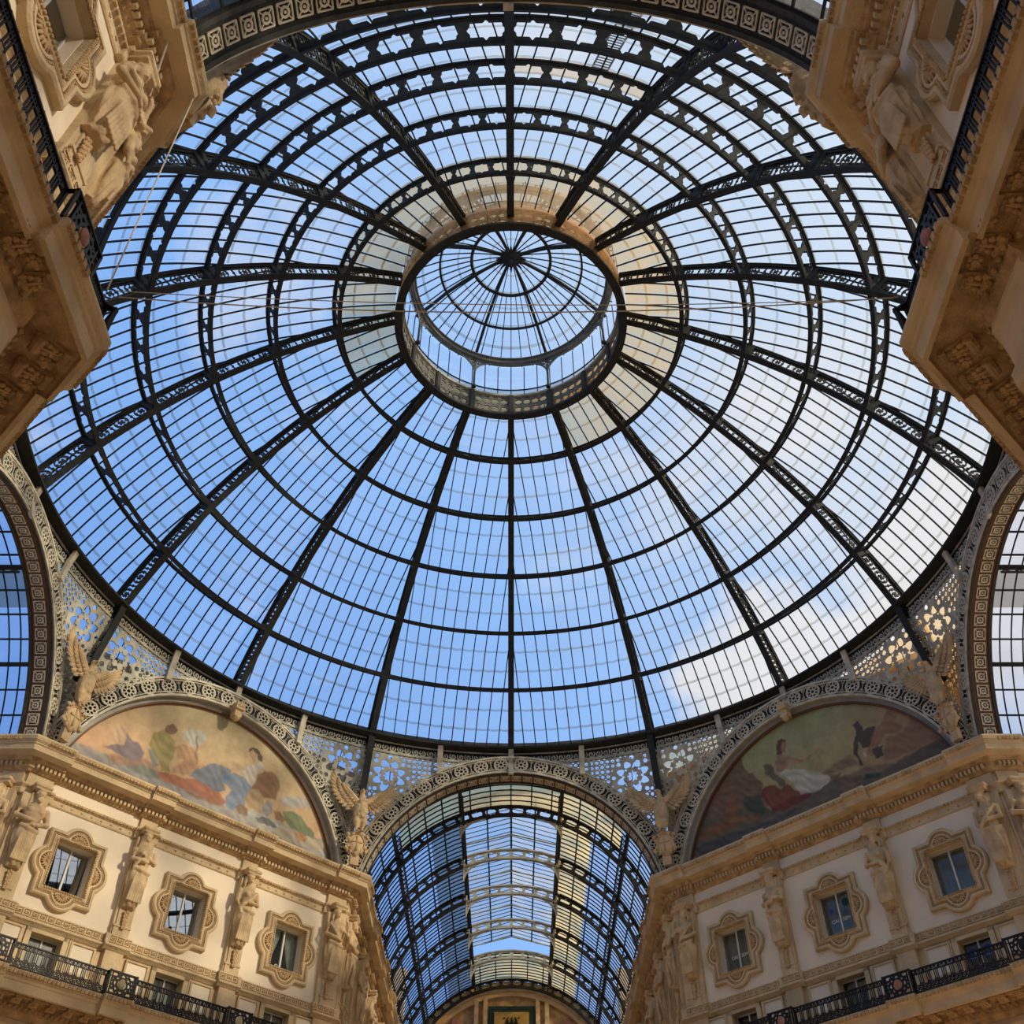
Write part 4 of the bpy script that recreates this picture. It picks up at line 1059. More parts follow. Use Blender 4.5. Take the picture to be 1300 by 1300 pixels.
# soffit carvings (local x along wall, y outwards, z up; hang below z=0)
b = MB()
b.box(-.15,.15,-.24,.26,-.05,0); b.tube([(-.16,.24,-.07),(.16,.24,-.07)], .06, 10); b.tube([(-.16,-.20,-.10),(.16,-.20,-.10)], .09, 10)
for s_ in (-1, 1):
    for i in range(4): b.ell((s_*(.04+.025*i), .16-.10*i, -.075-.012*i), (.055,.06,.035), 6, 4)
b.tube([(0,.22,-.06),(0,.0,-.11),(0,-.2,-.15)], [.02,.03,.02], 5)
o = b.build('leaf_bracket', M['stone_dark'], smooth=False); LEAF = o.data; bpy.data.objects.remove(o)
b = MB()
b.tube([(0,0,.0),(0,0,-.07)], .06, 8)
for i in range(6):
    t = i*PI/3; b.ell((.09*math.cos(t), .09*math.sin(t), -.03), (.055,.055,.035), 7, 5)
o = b.build('rosette_boss', M['stone_dark'], smooth=True); BOSS = o.data; bpy.data.objects.remove(o)
b = MB()
b.ell((0,0,0), (.075,.06,.085), 8, 5); o = b.build('egg', M['stone'], smooth=True); EGG = o.data; bpy.data.objects.remove(o)

def run_pieces(B, seg, s0, s1, pitch, fn_):
    n = max(1, int(round((s1-s0)/pitch)))
    for i in range(n): fn_(s0+(s1-s0)*(i+.5)/n, (s1-s0)/n)
def rj_at(seg, L, s, rj):
    for c, w_ in pil_list(seg, L):
        if c-w_/2-.12 <= s <= c+w_/2+.12: return rj
    return 0
WN = [0]
def build_block(B, statues, detail, windows_detail):
    name = 'wall_'+B.side.replace(' ', '_')
    root = empty(name, (0,0,0), 0, 'ochre stone and cream plaster pier wall with carved cornice, '+B.side+' of the octagon', 'wall', kind='structure')
    flip = B.flip
    MBb = lambda mb, nm, mt, sm=False, par=root: mb.build(nm, mt, par, sm, flip)
    # plaster and stone field with window openings, 15.3..23
    mb = MB(); ms = MB()
    for seg in ('G1', 'D', 'G2'):
        L = B.L[seg]
        if L <= 0: continue
        wins = win_list(seg, L); f_ = B.fn(seg)
        cuts = [0]+sum([[w_-.76, w_+.76] for w_ in wins], [])+[L]
        for i in range(0, len(cuts), 2):
            a, c = cuts[i], cuts[i+1]
            mb.box(a, c, -.5, 0, 17.5, 22.7, fn=f_); ms.box(a, c, -.5, 0, 15.0, 17.5, fn=f_)
        for w_ in wins:
            mb.box(w_-.76, w_+.76, -.5, 0, 17.5, 18.74, fn=f_); mb.box(w_-.76, w_+.76, -.5, 0, 20.50, 22.7, fn=f_)
            ms.box(w_-.76, w_+.76, -.5, 0, 17.15, 17.5, fn=f_)
        ms.box(0, L, -.5, -.02, 0, 15.0, fn=f_)
        ms.box(-.0, L, -1.2, -.3, 22.7, 23.5, fn=f_)
    MBb(mb, 'plaster_field', M['plaster']); MBb(ms, 'stone_field', M['plinth'])
    # main cornice and friezes
    MBb(B.sweep([(0,23.58),(.98,23.58),(1.0,23.50),(.96,23.40),(.88,23.33),(.86,23.28),(.82,23.26),(.80,23.10),(.80,23.05),(.72,23.03),(.46,23.0)]), 'cornice', M['stone'])
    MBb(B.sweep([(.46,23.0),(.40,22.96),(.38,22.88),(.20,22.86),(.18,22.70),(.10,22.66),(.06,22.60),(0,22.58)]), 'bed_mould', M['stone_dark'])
    MBb(B.sweep([(0,22.08),(.16,22.08),(.17,22.02),(.12,21.96),(.07,21.92),(.06,21.72),(.03,21.68),(0,21.68)], .12), 'architrave_band', M['stone'])
    MBb(B.sweep([(0,17.86),(.10,17.84),(.12,17.80),(.12,17.50),(.20,17.47),(.20,17.40),(.12,17.34),(.06,17.28),(0,17.26)], .16), 'key_frieze', M['stone'])
    # balcony slab and its carved soffit
    MBb(B.sweep([(0,15.32),(1.08,15.32),(1.14,15.28),(1.15,15.20),(1.10,15.12),(1.04,15.06),(1.02,15.0),(.98,14.96),(.96,14.68),(.88,14.66)], .18, ex=EX), 'balcony_slab', M['stone'])
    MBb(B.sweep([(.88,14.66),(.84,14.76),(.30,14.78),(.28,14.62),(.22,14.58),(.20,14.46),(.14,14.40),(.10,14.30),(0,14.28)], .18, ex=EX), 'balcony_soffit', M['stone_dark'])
    MBb(B.sweep([(.05,14.28),(.10,14.1),(.05,14.0),(.06,13.2),(.16,13.1),(.16,12.8),(.05,12.7),(.05,12.62)], .3), 'lower_entablature', M['stone'])
    # dentils, eggs, Greek key: small repeated carving joined as stuff
    md = MB(); mk = MB(); me_ = MB(); pb = MB()
    for seg in ('G1', 'D', 'G2'):
        L = B.L[seg]
        if L <= 0 or not detail.get(seg): continue
        Ld = min(L, detail[seg]); f_ = B.fn(seg)
        s0 = .0
        def den(s, p):
            r = rj_at(seg, L, s, .14); md.box(s-p*.28, s+p*.28, .18+r, .30+r, 22.70, 22.86, fn=f_)
        run_pieces(B, seg, .1, Ld-.1, .17, den)
        def eg(s, p):
            r = rj_at(seg, L, s, .14); me_.box(s-p*.33, s+p*.33, .84+r, 1.0+r, 23.36, 23.50, fn=f_)
            r = rj_at(seg, L, s, .12); me_.box(s-p*.33, s+p*.33, .10+r, .185+r, 21.97, 22.05, fn=f_)
            r = rj_at(seg, L, s, .18)+EX[seg]; me_.box(s-p*.33, s+p*.33, 1.04+r, 1.18+r, 15.13, 15.27, fn=f_)
        run_pieces(B, seg, .1, Ld-.1, .15, eg)
        def key(s, p):
            r = rj_at(seg, L, s, .16); o0, o1 = .12+r, .145+r; z0, z1 = 17.53, 17.78; q = p/6; t_ = .022
            for a, c, y0, y1 in ((-3,2,z1-t_,z1),(2-.5,2,z0+.08,z1),(-1,2,z0+.08,z0+.08+t_),(-1,-.6,z0+.08,z1-.09),(-1,.6,z1-.09-t_,z1-.09),(-2.4,-2,z0,z1-.05),(-2.4,3,z0,z0+t_)):
                mk.box(s+a*q, s+c*q, o0, o1, y0, y1, fn=f_)
        run_pieces(B, seg, .1, Ld-.1, .30, key)
        # cross ornaments on the upper band
        def crs(s, p):
            r = rj_at(seg, L, s, .12); mk.box(s-.05, s+.05, .06+r, .085+r, 21.81, 21.83, fn=f_); mk.box(s-.01, s+.01, .06+r, .085+r, 21.77, 21.87, fn=f_)
        run_pieces(B, seg, .2, Ld-.2, .42, crs)
        if seg != 'G2':
            def eg2(s, p):
                r = rj_at(seg, L, s, .18); q = B.P(seg, s, .27+r, 14.58); me_.ell(q, (.055,.055,.07), 6, 4)
            run_pieces(B, seg, .1, Ld-.1, .19, eg2)
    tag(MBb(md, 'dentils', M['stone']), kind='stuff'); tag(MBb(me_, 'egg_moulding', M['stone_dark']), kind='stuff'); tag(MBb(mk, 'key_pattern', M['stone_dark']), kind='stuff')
    # pilasters
    for seg in ('G1', 'D', 'G2'):
        L = B.L[seg]
        if L <= 0: continue
        for c, w_ in pil_list(seg, L):
            f_ = B.fn(seg); b = MB(); h = w_/2*.92
            b.box(c-h, c+h, -.05, .13, 22.05, 22.62, fn=f_)
            # herm shaft widening upwards
            p = [(c-.26,-.05,18.2),(c+.26,-.05,18.2),(c+.26,.20,18.2),(c-.26,.20,18.2),(c-h,-.05,21.70),(c+h,-.05,21.70),(c+h,.30,21.70),(c-h,.30,21.70)]
            b.hexa([f_(*q) for q in p])
            b.box(c-h, c+h, -.05, .16, 17.86, 21.7, fn=f_); b.box(c-.32, c+.32, .1, .22, 17.86, 18.20, fn=f_); b.box(c-.36, c+.36, .1, .25, 18.16, 18.24, fn=f_)
            b.box(c-h, c+h, -.05, .20, 15.3, 17.3, fn=f_)
            b.box(c-.5, c+.5, -.05, .30, 12.6, 14.3, fn=f_)
            MBb(b, 'pilaster', M['stone'])
    # lower storey: window frames and cream panels
    for seg in ('G1', 'D', 'G2'):
        L = B.L[seg]
        if L <= 0: continue
        f_ = B.fn(seg)
        for w_ in win_list(seg, L):
            b = MB()
            for s_ in (-1, 1):
                b.box(w_+s_*.70-.10, w_+s_*.70+.10, -.45, .10, 15.3, 17.25, fn=f_)
                b.box(w_+s_*.88-.04, w_+s_*.88+.04, 0, .06, 15.3, 17.25, fn=f_)
            b.box(w_-.8, w_+.8, -.45, .10, 17.12, 17.25, fn=f_)
            MBb(b, 'door_case', M['stone'])
            for s_ in (-1, 1):
                b = MB(); a, c = sorted((w_+s_*.98, w_+s_*1.80))
                b.box(a, c, 0, .05, 16.2, 17.15, fn=f_); MBb(b, 'plaster_panel', M['plaster'])
                b = MB()
                for q in ((a-.07,a,16.13,17.22),(c,c+.07,16.13,17.22),(a,c,17.15,17.22),(a,c,16.13,16.2)): b.box(q[0], q[1], 0, .10, q[2], q[3], fn=f_)
                MBb(b, 'panel_moulding', M['stone'])
    # windows of both storeys (a room-side setting of their own)
    for seg in ('G1', 'D', 'G2'):
        L = B.L[seg]
        if L <= 0: continue
        for wi, w_ in enumerate(win_list(seg, L)):
            if w_ > windows_detail.get(seg, 0): continue
            WN[0] += 1; nth = ('nearest the corner', 'second from the corner', 'third from the corner', 'fourth from the corner', 'fifth from the corner', 'sixth from the corner', 'seventh from the corner')[wi]
            where = B.side + (' pier, gallery side, '+nth if seg == 'G1' else ' pier, side gallery return, '+nth if seg == 'G2' else ' pier, diagonal face, '+('nearest the gallery', 'middle bay', 'outermost bay')[wi])
            wr = empty('window_%d' % WN[0], (0,0,0), 0, 'quatrefoil-framed upper window, '+where, 'window', kind='structure')
            wr.matrix_world = B.mw(seg, w_, 0, 19.62)
            sr = put('quatrefoil_surround', SUR, wr); put('bead_moulding', BEAD, sr)
            for q in range(4):
                t = [(.0, 1.02, 0), (1.0*.87, 0, 1), (0, -1.02, 2), (-.87, 0, 3)][q]
                put('scallop_shell', SHELL, sr, mw=Matrix.Translation((t[0], 0, t[1])) @ Matrix.Rotation(PI/2*t[2], 4, 'Y'))
            put('sash_frame', SASH, wr)
            tilt = Matrix.Rotation(R(6), 4, 'Z') @ Matrix.Rotation(R(-3), 4, 'X') if (B.side == 'front left' and seg == 'D' and wi == 2) else Matrix.Identity(4)
            for q in (DPANES if B.side == 'front right' or (B.side == 'front left' and seg == 'D' and wi == 0) else PANES): put('pane', q, wr, mw=tilt)
            if B.side == 'front right': put('roller_blind', BLIND, wr)
            put('room_behind', ROOM, wr)
            special(B, seg, wi, wr)
            WN[0] += 1
            wl = empty('window_%d' % WN[0], (0,0,0), 0, 'balcony window behind the railing, '+where, 'window', kind='structure')
            wl.matrix_world = B.mw(seg, w_, 0, 16.2)
            put('sash_frame', SASH, wl, mw=Matrix.Diagonal((.80, 1, 1.02, 1)))
            if B.side == 'front left' and seg == 'D': put('net_curtain', NET, wl, mw=Matrix.Diagonal((.80, 1, 1.02, 1)))
            if B.side == 'front right' and wi: put('roller_blind', BLIND, wl, mw=Matrix.Diagonal((.80, 1, 1.02, 1)))
            for q in (PANES if B.side.startswith('near') else DPANES): put('pane', q, wl, mw=Matrix.Diagonal((.80, 1, 1.02, 1)))
            put('room_behind', ROOM, wl, mw=Matrix.Diagonal((.9, 1, 1, 1)))
            special2(B, seg, wi, wl)
    # soffit brackets
    nb = 0
    for seg in ('G1', 'D', 'G2'):
        L = B.L[seg]
        if L <= 0 or not detail.get(seg): continue
        def br(s, p):
            r = rj_at(seg, L, s, .18)+EX[seg]*.7
            put('leaf_bracket', LEAF, root, mw=B.mw(seg, s, .55+r, 14.77)); put('rosette_boss', BOSS, root, mw=B.mw(seg, s+p/2, .62+r, 14.77))
        run_pieces(B, seg, .0, min(L, detail[seg]), .62, br)
    return root
def special(B, seg, wi, wr):
    if B.side == 'front left' and seg == 'D' and wi == 0:
        for q in CUR: put('curtain', q, wr)
        b = MB(); b.tube([(.18+.07*math.cos(2*PI*i/12), -.26, -.68+.07*math.sin(2*PI*i/12)) for i in range(13)], .015, 5); b.build('ring_sticker', M['white'], wr)
    if B.side == 'front left' and seg == 'D' and wi in (1, 2):
        b = MB(); b.ell((.28 if wi == 1 else .45, -.28, -.62), (.06, .01, .06), 12, 6); b.build('round_vent', M['interior'], wr)
    if B.side == 'front right' and seg == 'D' and wi in (0, 1):
        put('lettering', TXT1, wr, mw=Matrix.Translation((-.36, -.27, -.28))@Matrix.Rotation(PI, 4, 'Z')@Matrix.Translation((-.72,0,0)) if False else Matrix.Translation((0, -.27, -.28)) @ Matrix.Rotation(PI, 4, 'Z'))
        if wi == 1:
            b = MB(); b.ell((-.33, -.27, .42), (.15, .01, .16), 14, 6); b.build('round_green_sticker', M['green_mosaic'], wr)
            b = MB(); b.ell((.34, -.27, .22), (.09, .01, .10), 12, 6); b.build('round_blue_sticker', M['blue'], wr)
def special2(B, seg, wi, wl):
    if B.side == 'front right' and seg == 'D' and wi == 2:
        for x in (-.3, .3):
            b = MB(); b.ell((x, -.26, .45), (.20, .01, .22), 18, 8); o = b.build('round_blue_sticker', M['blue'], wl)
            b = MB(); b.tube([(x+.12*math.cos(2*PI*i/14), -.245, .45+.13*math.sin(2*PI*i/14)) for i in range(15)], .012, 4); b.build('white_ring', M['white'], o)
TXT1 = text_mesh('CAI   SEM', .20, M['white'])
BL = {'front left': Block(-1, 1, 26.2, 12, 'front left'), 'front right': Block(1, 1, 26.2, 12, 'front right'),
      'near left': Block(-1, -1, 11.5, 10, 'near left'), 'near right': Block(1, -1, 11.5, 10, 'near right')}
for nm, B in BL.items():
    near = nm.startswith('near')
    build_block(B, None, {'G1': 10.5 if near else 12, 'D': LD, 'G2': 0 if near else 3}, {'G1': 12 if near else 26, 'D': 99, 'G2': 12})
# ------------------------------------------------------------------ statues on the pilasters
def statue(B, seg, s, kind, label, z=18.88, mirror=False, o=.36):
    r_ = empty('caryatid_statue', (0,0,0), 0, label, 'statue', 'carved figures on the pilasters of the '+B.side+' pier')
    r_.matrix_world = B.mw(seg, s, o, z)
    put('figure', STAT[kind], r_, mw=Matrix.Diagonal((-1 if mirror else 1, 1, 1, 1)))
    put('husk_garland', GARL, r_, mw=Matrix.Translation((0, -.10, -.12)))
fl, fr, nl, nr_ = BL['front left'], BL['front right'], BL['near left'], BL['near right']
c1, c2 = LD/2-2.45, LD/2+2.45
statue(fl, 'D', .62, 'woman_raised', 'stone woman with one arm raised, corner pilaster left of the front gallery opening')
statue(fl, 'G1', .55, 'man', 'stone bearded man facing the front gallery, round the corner of its left pier', mirror=True)
statue(fl, 'D', c1, 'woman', 'stone woman with a sash, pilaster beside the curtained window on the left')
statue(fl, 'D', c2, 'wrapped', 'stone figure wrapped in a cloak, pilaster left of the middle window on the left')
statue(fl, 'D', LD-.62, 'man', 'stone bare-chested man, outermost of the left painted wall, at the left gallery corner')
statue(fl, 'G2', .55, 'woman', 'stone woman at the left gallery corner, left of the bare-chested man')
statue(fr, 'D', .62, 'woman_raised', 'shaded stone woman, corner pilaster right of the front gallery opening', mirror=True)
statue(fr, 'G1', .55, 'wrapped', 'shaded cloaked stone figure facing the front gallery, round the corner of its right pier')
statue(fr, 'D', c1, 'wrapped', 'shaded cloaked stone figure, first pilaster inside the right painted wall')
statue(fr, 'D', c2, 'woman', 'shaded stone woman, pilaster left of the outermost window on the right', mirror=True)
statue(fr, 'D', LD-.62, 'woman', 'shaded stone woman, outermost of the right painted wall, at the right gallery corner')
statue(fr, 'G2', .55, 'man', 'shaded stone man on the right gallery return, right of the outermost woman')
statue(nl, 'G1', .60, 'woman_raised', 'large stone woman beside the overhead window at the top left', mirror=False)
statue(nl, 'D', .62, 'woman', 'large stone woman round the corner of the near left pier, against the glass dome')
statue(nr_, 'G1', .60, 'man', 'large shaded stone man with curly beard beside the overhead window at the top right')
statue(nr_, 'D', .62, 'woman', 'large shaded stone woman round the corner of the near right pier, against the glass dome')
for B, sd in ((fl, 'left'), (fr, 'right')):
    for i, (w_, kd) in enumerate(zip(('first', 'second', 'third'), ('woman', 'wrapped', 'man'))):
        s = .15+BP*(i+1)
        statue(B, 'G1', s, kd, 'distant stone figure, %s one past the corner along the %s wall of the front gallery' % (w_, sd))
# ------------------------------------------------------------------ balcony railings
def railing(B, seg, s0, s1, label, pan='brass'):
    root = empty('balcony_railing', (0,0,0), 0, label, 'railing'); L = B.L[seg]; f_ = B.fn(seg)
    pls = [c for c, w_ in pil_list(seg, L)]; top = MB(); bot = MB()
    oo = 1.0+EX[seg]
    spans = []; s = s0
    jogs = []
    for c, w_ in pil_list(seg, L):
        jogs.append((c-w_/2-.12, c+w_/2+.12))
    def rj(s): return .18 if any(a <= s <= c for a, c in jogs) else 0
    ss = sorted(set([s0, s1]+[q for a, c in jogs for q in (a, c) if s0 < q < s1]))
    for a, c in zip(ss[:-1], ss[1:]):
        m_ = (a+c)/2; o = oo+rj(m_)
        top.box(a, c, o-.045, o+.045, 16.10, 16.14, fn=f_); bot.box(a, c, o-.03, o+.03, 15.36, 15.40, fn=f_); bot.box(a, c, o-.02, o+.02, 15.95, 15.97, fn=f_)
        if rj(m_):
            put('medallion_panel', PAN, root, mw=B.mw(seg, m_, o, 15.38)); put('enamel_oval', DISC[pan if abs(m_-LD/2) < 3 or seg != 'D' else 'dark'], root, mw=B.mw(seg, m_, o+.03, 15.38))
            e = (c-a)/2-.45
            if e > .15:
                for q in (a+e/2, c-e/2): put('baluster', BAL, root, mw=B.mw(seg, q, o, 15.38) @ Matrix.Diagonal((e/CELL, 1, .97, 1)))
        else:
            n = max(1, round((c-a)/CELL))
            for i in range(n): put('baluster', BAL, root, mw=B.mw(seg, a+(c-a)*(i+.5)/n, o, 15.38) @ Matrix.Diagonal(((c-a)/n/CELL, 1, .97, 1)))
        for q in (a, c):
            top.box(q-.03, q+.03, oo-.02, oo+.20, 16.10, 16.14, fn=f_)
            p_ = MB(); p_.box(q-.03, q+.03, o-.03, o+.03, 15.32, 16.16, fn=f_); p_.build('post', M['blackiron'], root)
    top.build('top_rail', M['blackiron'], root); bot.build('bottom_rail', M['blackiron'], root)
railing(fl, 'D', .05, LD-.05, 'black scrolled iron balcony railing in sunlight on the front left wall')
railing(fr, 'D', .05, LD-.05, 'black scrolled iron balcony railing in shade on the front right wall', 'red')
railing(nl, 'G1', -1.07, 10.8, 'black scrolled iron balcony railing overhead at the top left', 'red')
railing(nr_, 'G1', -1.07, 10.8, 'black scrolled iron balcony railing overhead at the top right', 'red')
railing(nl, 'D', .05, 3.0, 'short end of iron balcony railing round the near left corner', 'red')
railing(nr_, 'D', .05, 3.0, 'short end of iron balcony railing round the near right corner', 'red')
railing(fl, 'G1', -1.07, 8, 'iron balcony railing along the left wall of the front gallery')
railing(fr, 'G1', -1.07, 8, 'iron balcony railing along the right wall of the front gallery')
# ------------------------------------------------------------------ eagles
def eagle_meshes():
    b = MB()
    loft(b, [(0,.1,.0,.16,.14,.0),(0,.12,.25,.24,.20,.02),(0,.14,.6,.34,.28,.03),(0,.14,.95,.36,.29,.03),(0,.12,1.3,.27,.22,.03),(0,.12,1.55,.16,.15,.02),(0,.16,1.75,.14,.14,0)], 24)
    b.ell((.02,.2,1.88), (.14,.18,.15), 12, 8); b.tube([(.04,.34,1.90),(.05,.46,1.87),(.05,.50,1.78)], [.07,.05,.012], 8)
    for s_ in (-1, 1):
        b.tube([(s_*.17,.18,.55),(s_*.19,.28,.25),(s_*.14,.22,.02),(s_*.14,.26,-.12)], [.17,.15,.08,.05], 10)
        for k_ in (-1, 0, 1): b.tube([(s_*.14,.26,-.10),(s_*.14+k_*.08,.38,-.16),(s_*.14+k_*.10,.40,-.26)], [.035,.03,.012], 6)
    for i in range(46):
        a = random.uniform(.25, PI-.25); z = random.uniform(.45, 1.5); r = .33 if z < 1.1 else .26
        b.ell((r*math.cos(a), .14+.27*math.sin(a)*(1 if z < 1.1 else .8), z), (.06,.05,.09), 6, 4)
    body = remeshed('eagle_body', b, M['statue'], .03)
    wings = []
    for s_ in (-1, 1):
        b = MB()
        def feather(p, d, L_, w_, yo):
            p = Vector((p[0]*s_, yo, p[1])); d = Vector((d[0]*s_, .0, d[1])).normalized(); q = Vector((d.z, 0, -d.x))
            rows = []
            for t, ww in ((0,.5),(.25,.9),(.6,1),(.85,.8),(1,.25)):
                c = p+d*L_*t; y = .05*math.sin(t*2)
                rows.append([tuple(c-q*w_*ww/2+Vector((0,y,0))), tuple(c+Vector((0,y+.045,0))), tuple(c+q*w_*ww/2+Vector((0,y,0))), tuple(c+Vector((0,y-.03,0)))])
            b.grid(rows, 0, True)
        for i in range(11):       # primaries fanning up and out
            t = i/10; root_ = (.25+.75*t, 1.25+.75*t-.25*t*t); ang = R(-38+ 100*t)
            feather(root_, (math.cos(ang), math.sin(ang)), .62+.65*t, .17, .05)
        for i in range(10):
            t = i/9; root_ = (.2+.75*t, 1.3+.75*t-.25*t*t); ang = R(-45+105*t)
            feather(root_, (math.cos(ang), math.sin(ang)), .42+.30*t, .15, .11)
        for i in range(9):
            t = i/8; root_ = (.15+.75*t, 1.35+.75*t-.25*t*t); ang = R(-50+110*t)
            feather(root_, (math.cos(ang), math.sin(ang)), .26+.1*t, .13, .17)
        b.tube([(s_*.15,.12,1.3),(s_*.5,.14,1.65),(s_*.85,.14,2.0),(s_*1.1,.12,2.12)], [.16,.14,.11,.05], 8)
        o = b.build('wing', M['statue'], smooth=False); wings.append(o.data); bpy.data.objects.remove(o)
    b = MB()
    rows = []
    for k_, (sc_, y) in enumerate(((1,0),(1,.14),(.86,.20),(.80,.14),(.5,.20),(.02,.22))):
        rows.append([( .40*sc_*math.cos(t)*(1+.06*math.cos(4*t)), y, -.72+.52*sc_*math.sin(t)*(1 if math.sin(t) > 0 else 1.15)) for t in [2*PI*i/32 for i in range(32)]])
    b.grid(rows, 0, True)
    for p in ([(-.42,.1,-.3),(-.50,.18,-.38),(-.42,.22,-.46)], [(.42,.1,-.3),(.50,.18,-.38),(.42,.22,-.46)], [(-.44,.1,-.95),(-.52,.16,-1.05),(-.40,.2,-1.15)], [(.44,.1,-.95),(.52,.16,-1.05),(.40,.2,-1.15)], [(-.2,.1,-.22),(0,.2,-.14),(.2,.1,-.22)]):
        b.tube(p, .08, 8)
    for i in range(10):
        t = 2*PI*i/10+.3; b.ell((.43*math.cos(t), .14, -.72+.56*math.sin(t)), (.09,.08,.09), 7, 5)
    b.box(-.2,.2,-.1,.1,-1.75,-1.25); 
    o = b.build('shield', M['statue'], smooth=False); sh_ = o.data; bpy.data.objects.remove(o)
    b = MB(); b.box(-.035,.035,.20,.245,-1.1,-.36); b.box(-.26,.26,.20,.245,-.72,-.65); o = b.build('raised_cross', M['stone_dark']); cr_ = o.data; bpy.data.objects.remove(o)
    return body, wings, sh_, cr_
EB, EW, ES, EC = eagle_meshes()
def eagle(az, r, z, label, tw=0, sc=1.0):
    t = R(az); e = empty('eagle_sculpture', (r*math.sin(t), r*math.cos(t), z), 0, label, 'sculpture', 'stone eagles on shields at the octagon corners')
    e.rotation_euler = (0, 0, PI-t+R(tw)); e.scale = (sc, sc, sc)
    put('eagle_body', EB, e)
    for q in EW: put('wing', q, e)
    sh_ = put('shield', ES, e); put('raised_cross', EC, sh_)
eagle(-22.5, 18.75, 25.55, 'stone eagle with raised wings on a cross shield, left of the front gallery arch')
eagle(22.5, 18.75, 25.55, 'shaded stone eagle on a cross shield, right of the front gallery arch')
eagle(-67.5, 18.75, 25.55, 'stone eagle on a cross shield at the far left, above the left gallery corner')
eagle(67.5, 18.75, 25.55, 'shaded stone eagle at the far right, above the right gallery corner')
eagle(-157.5, 18.6, 25.3, 'stone eagle seen from behind hanging over the cornice at the top left')
eagle(157.5, 18.6, 25.3, 'stone eagle seen from behind hanging over the cornice at the top right')
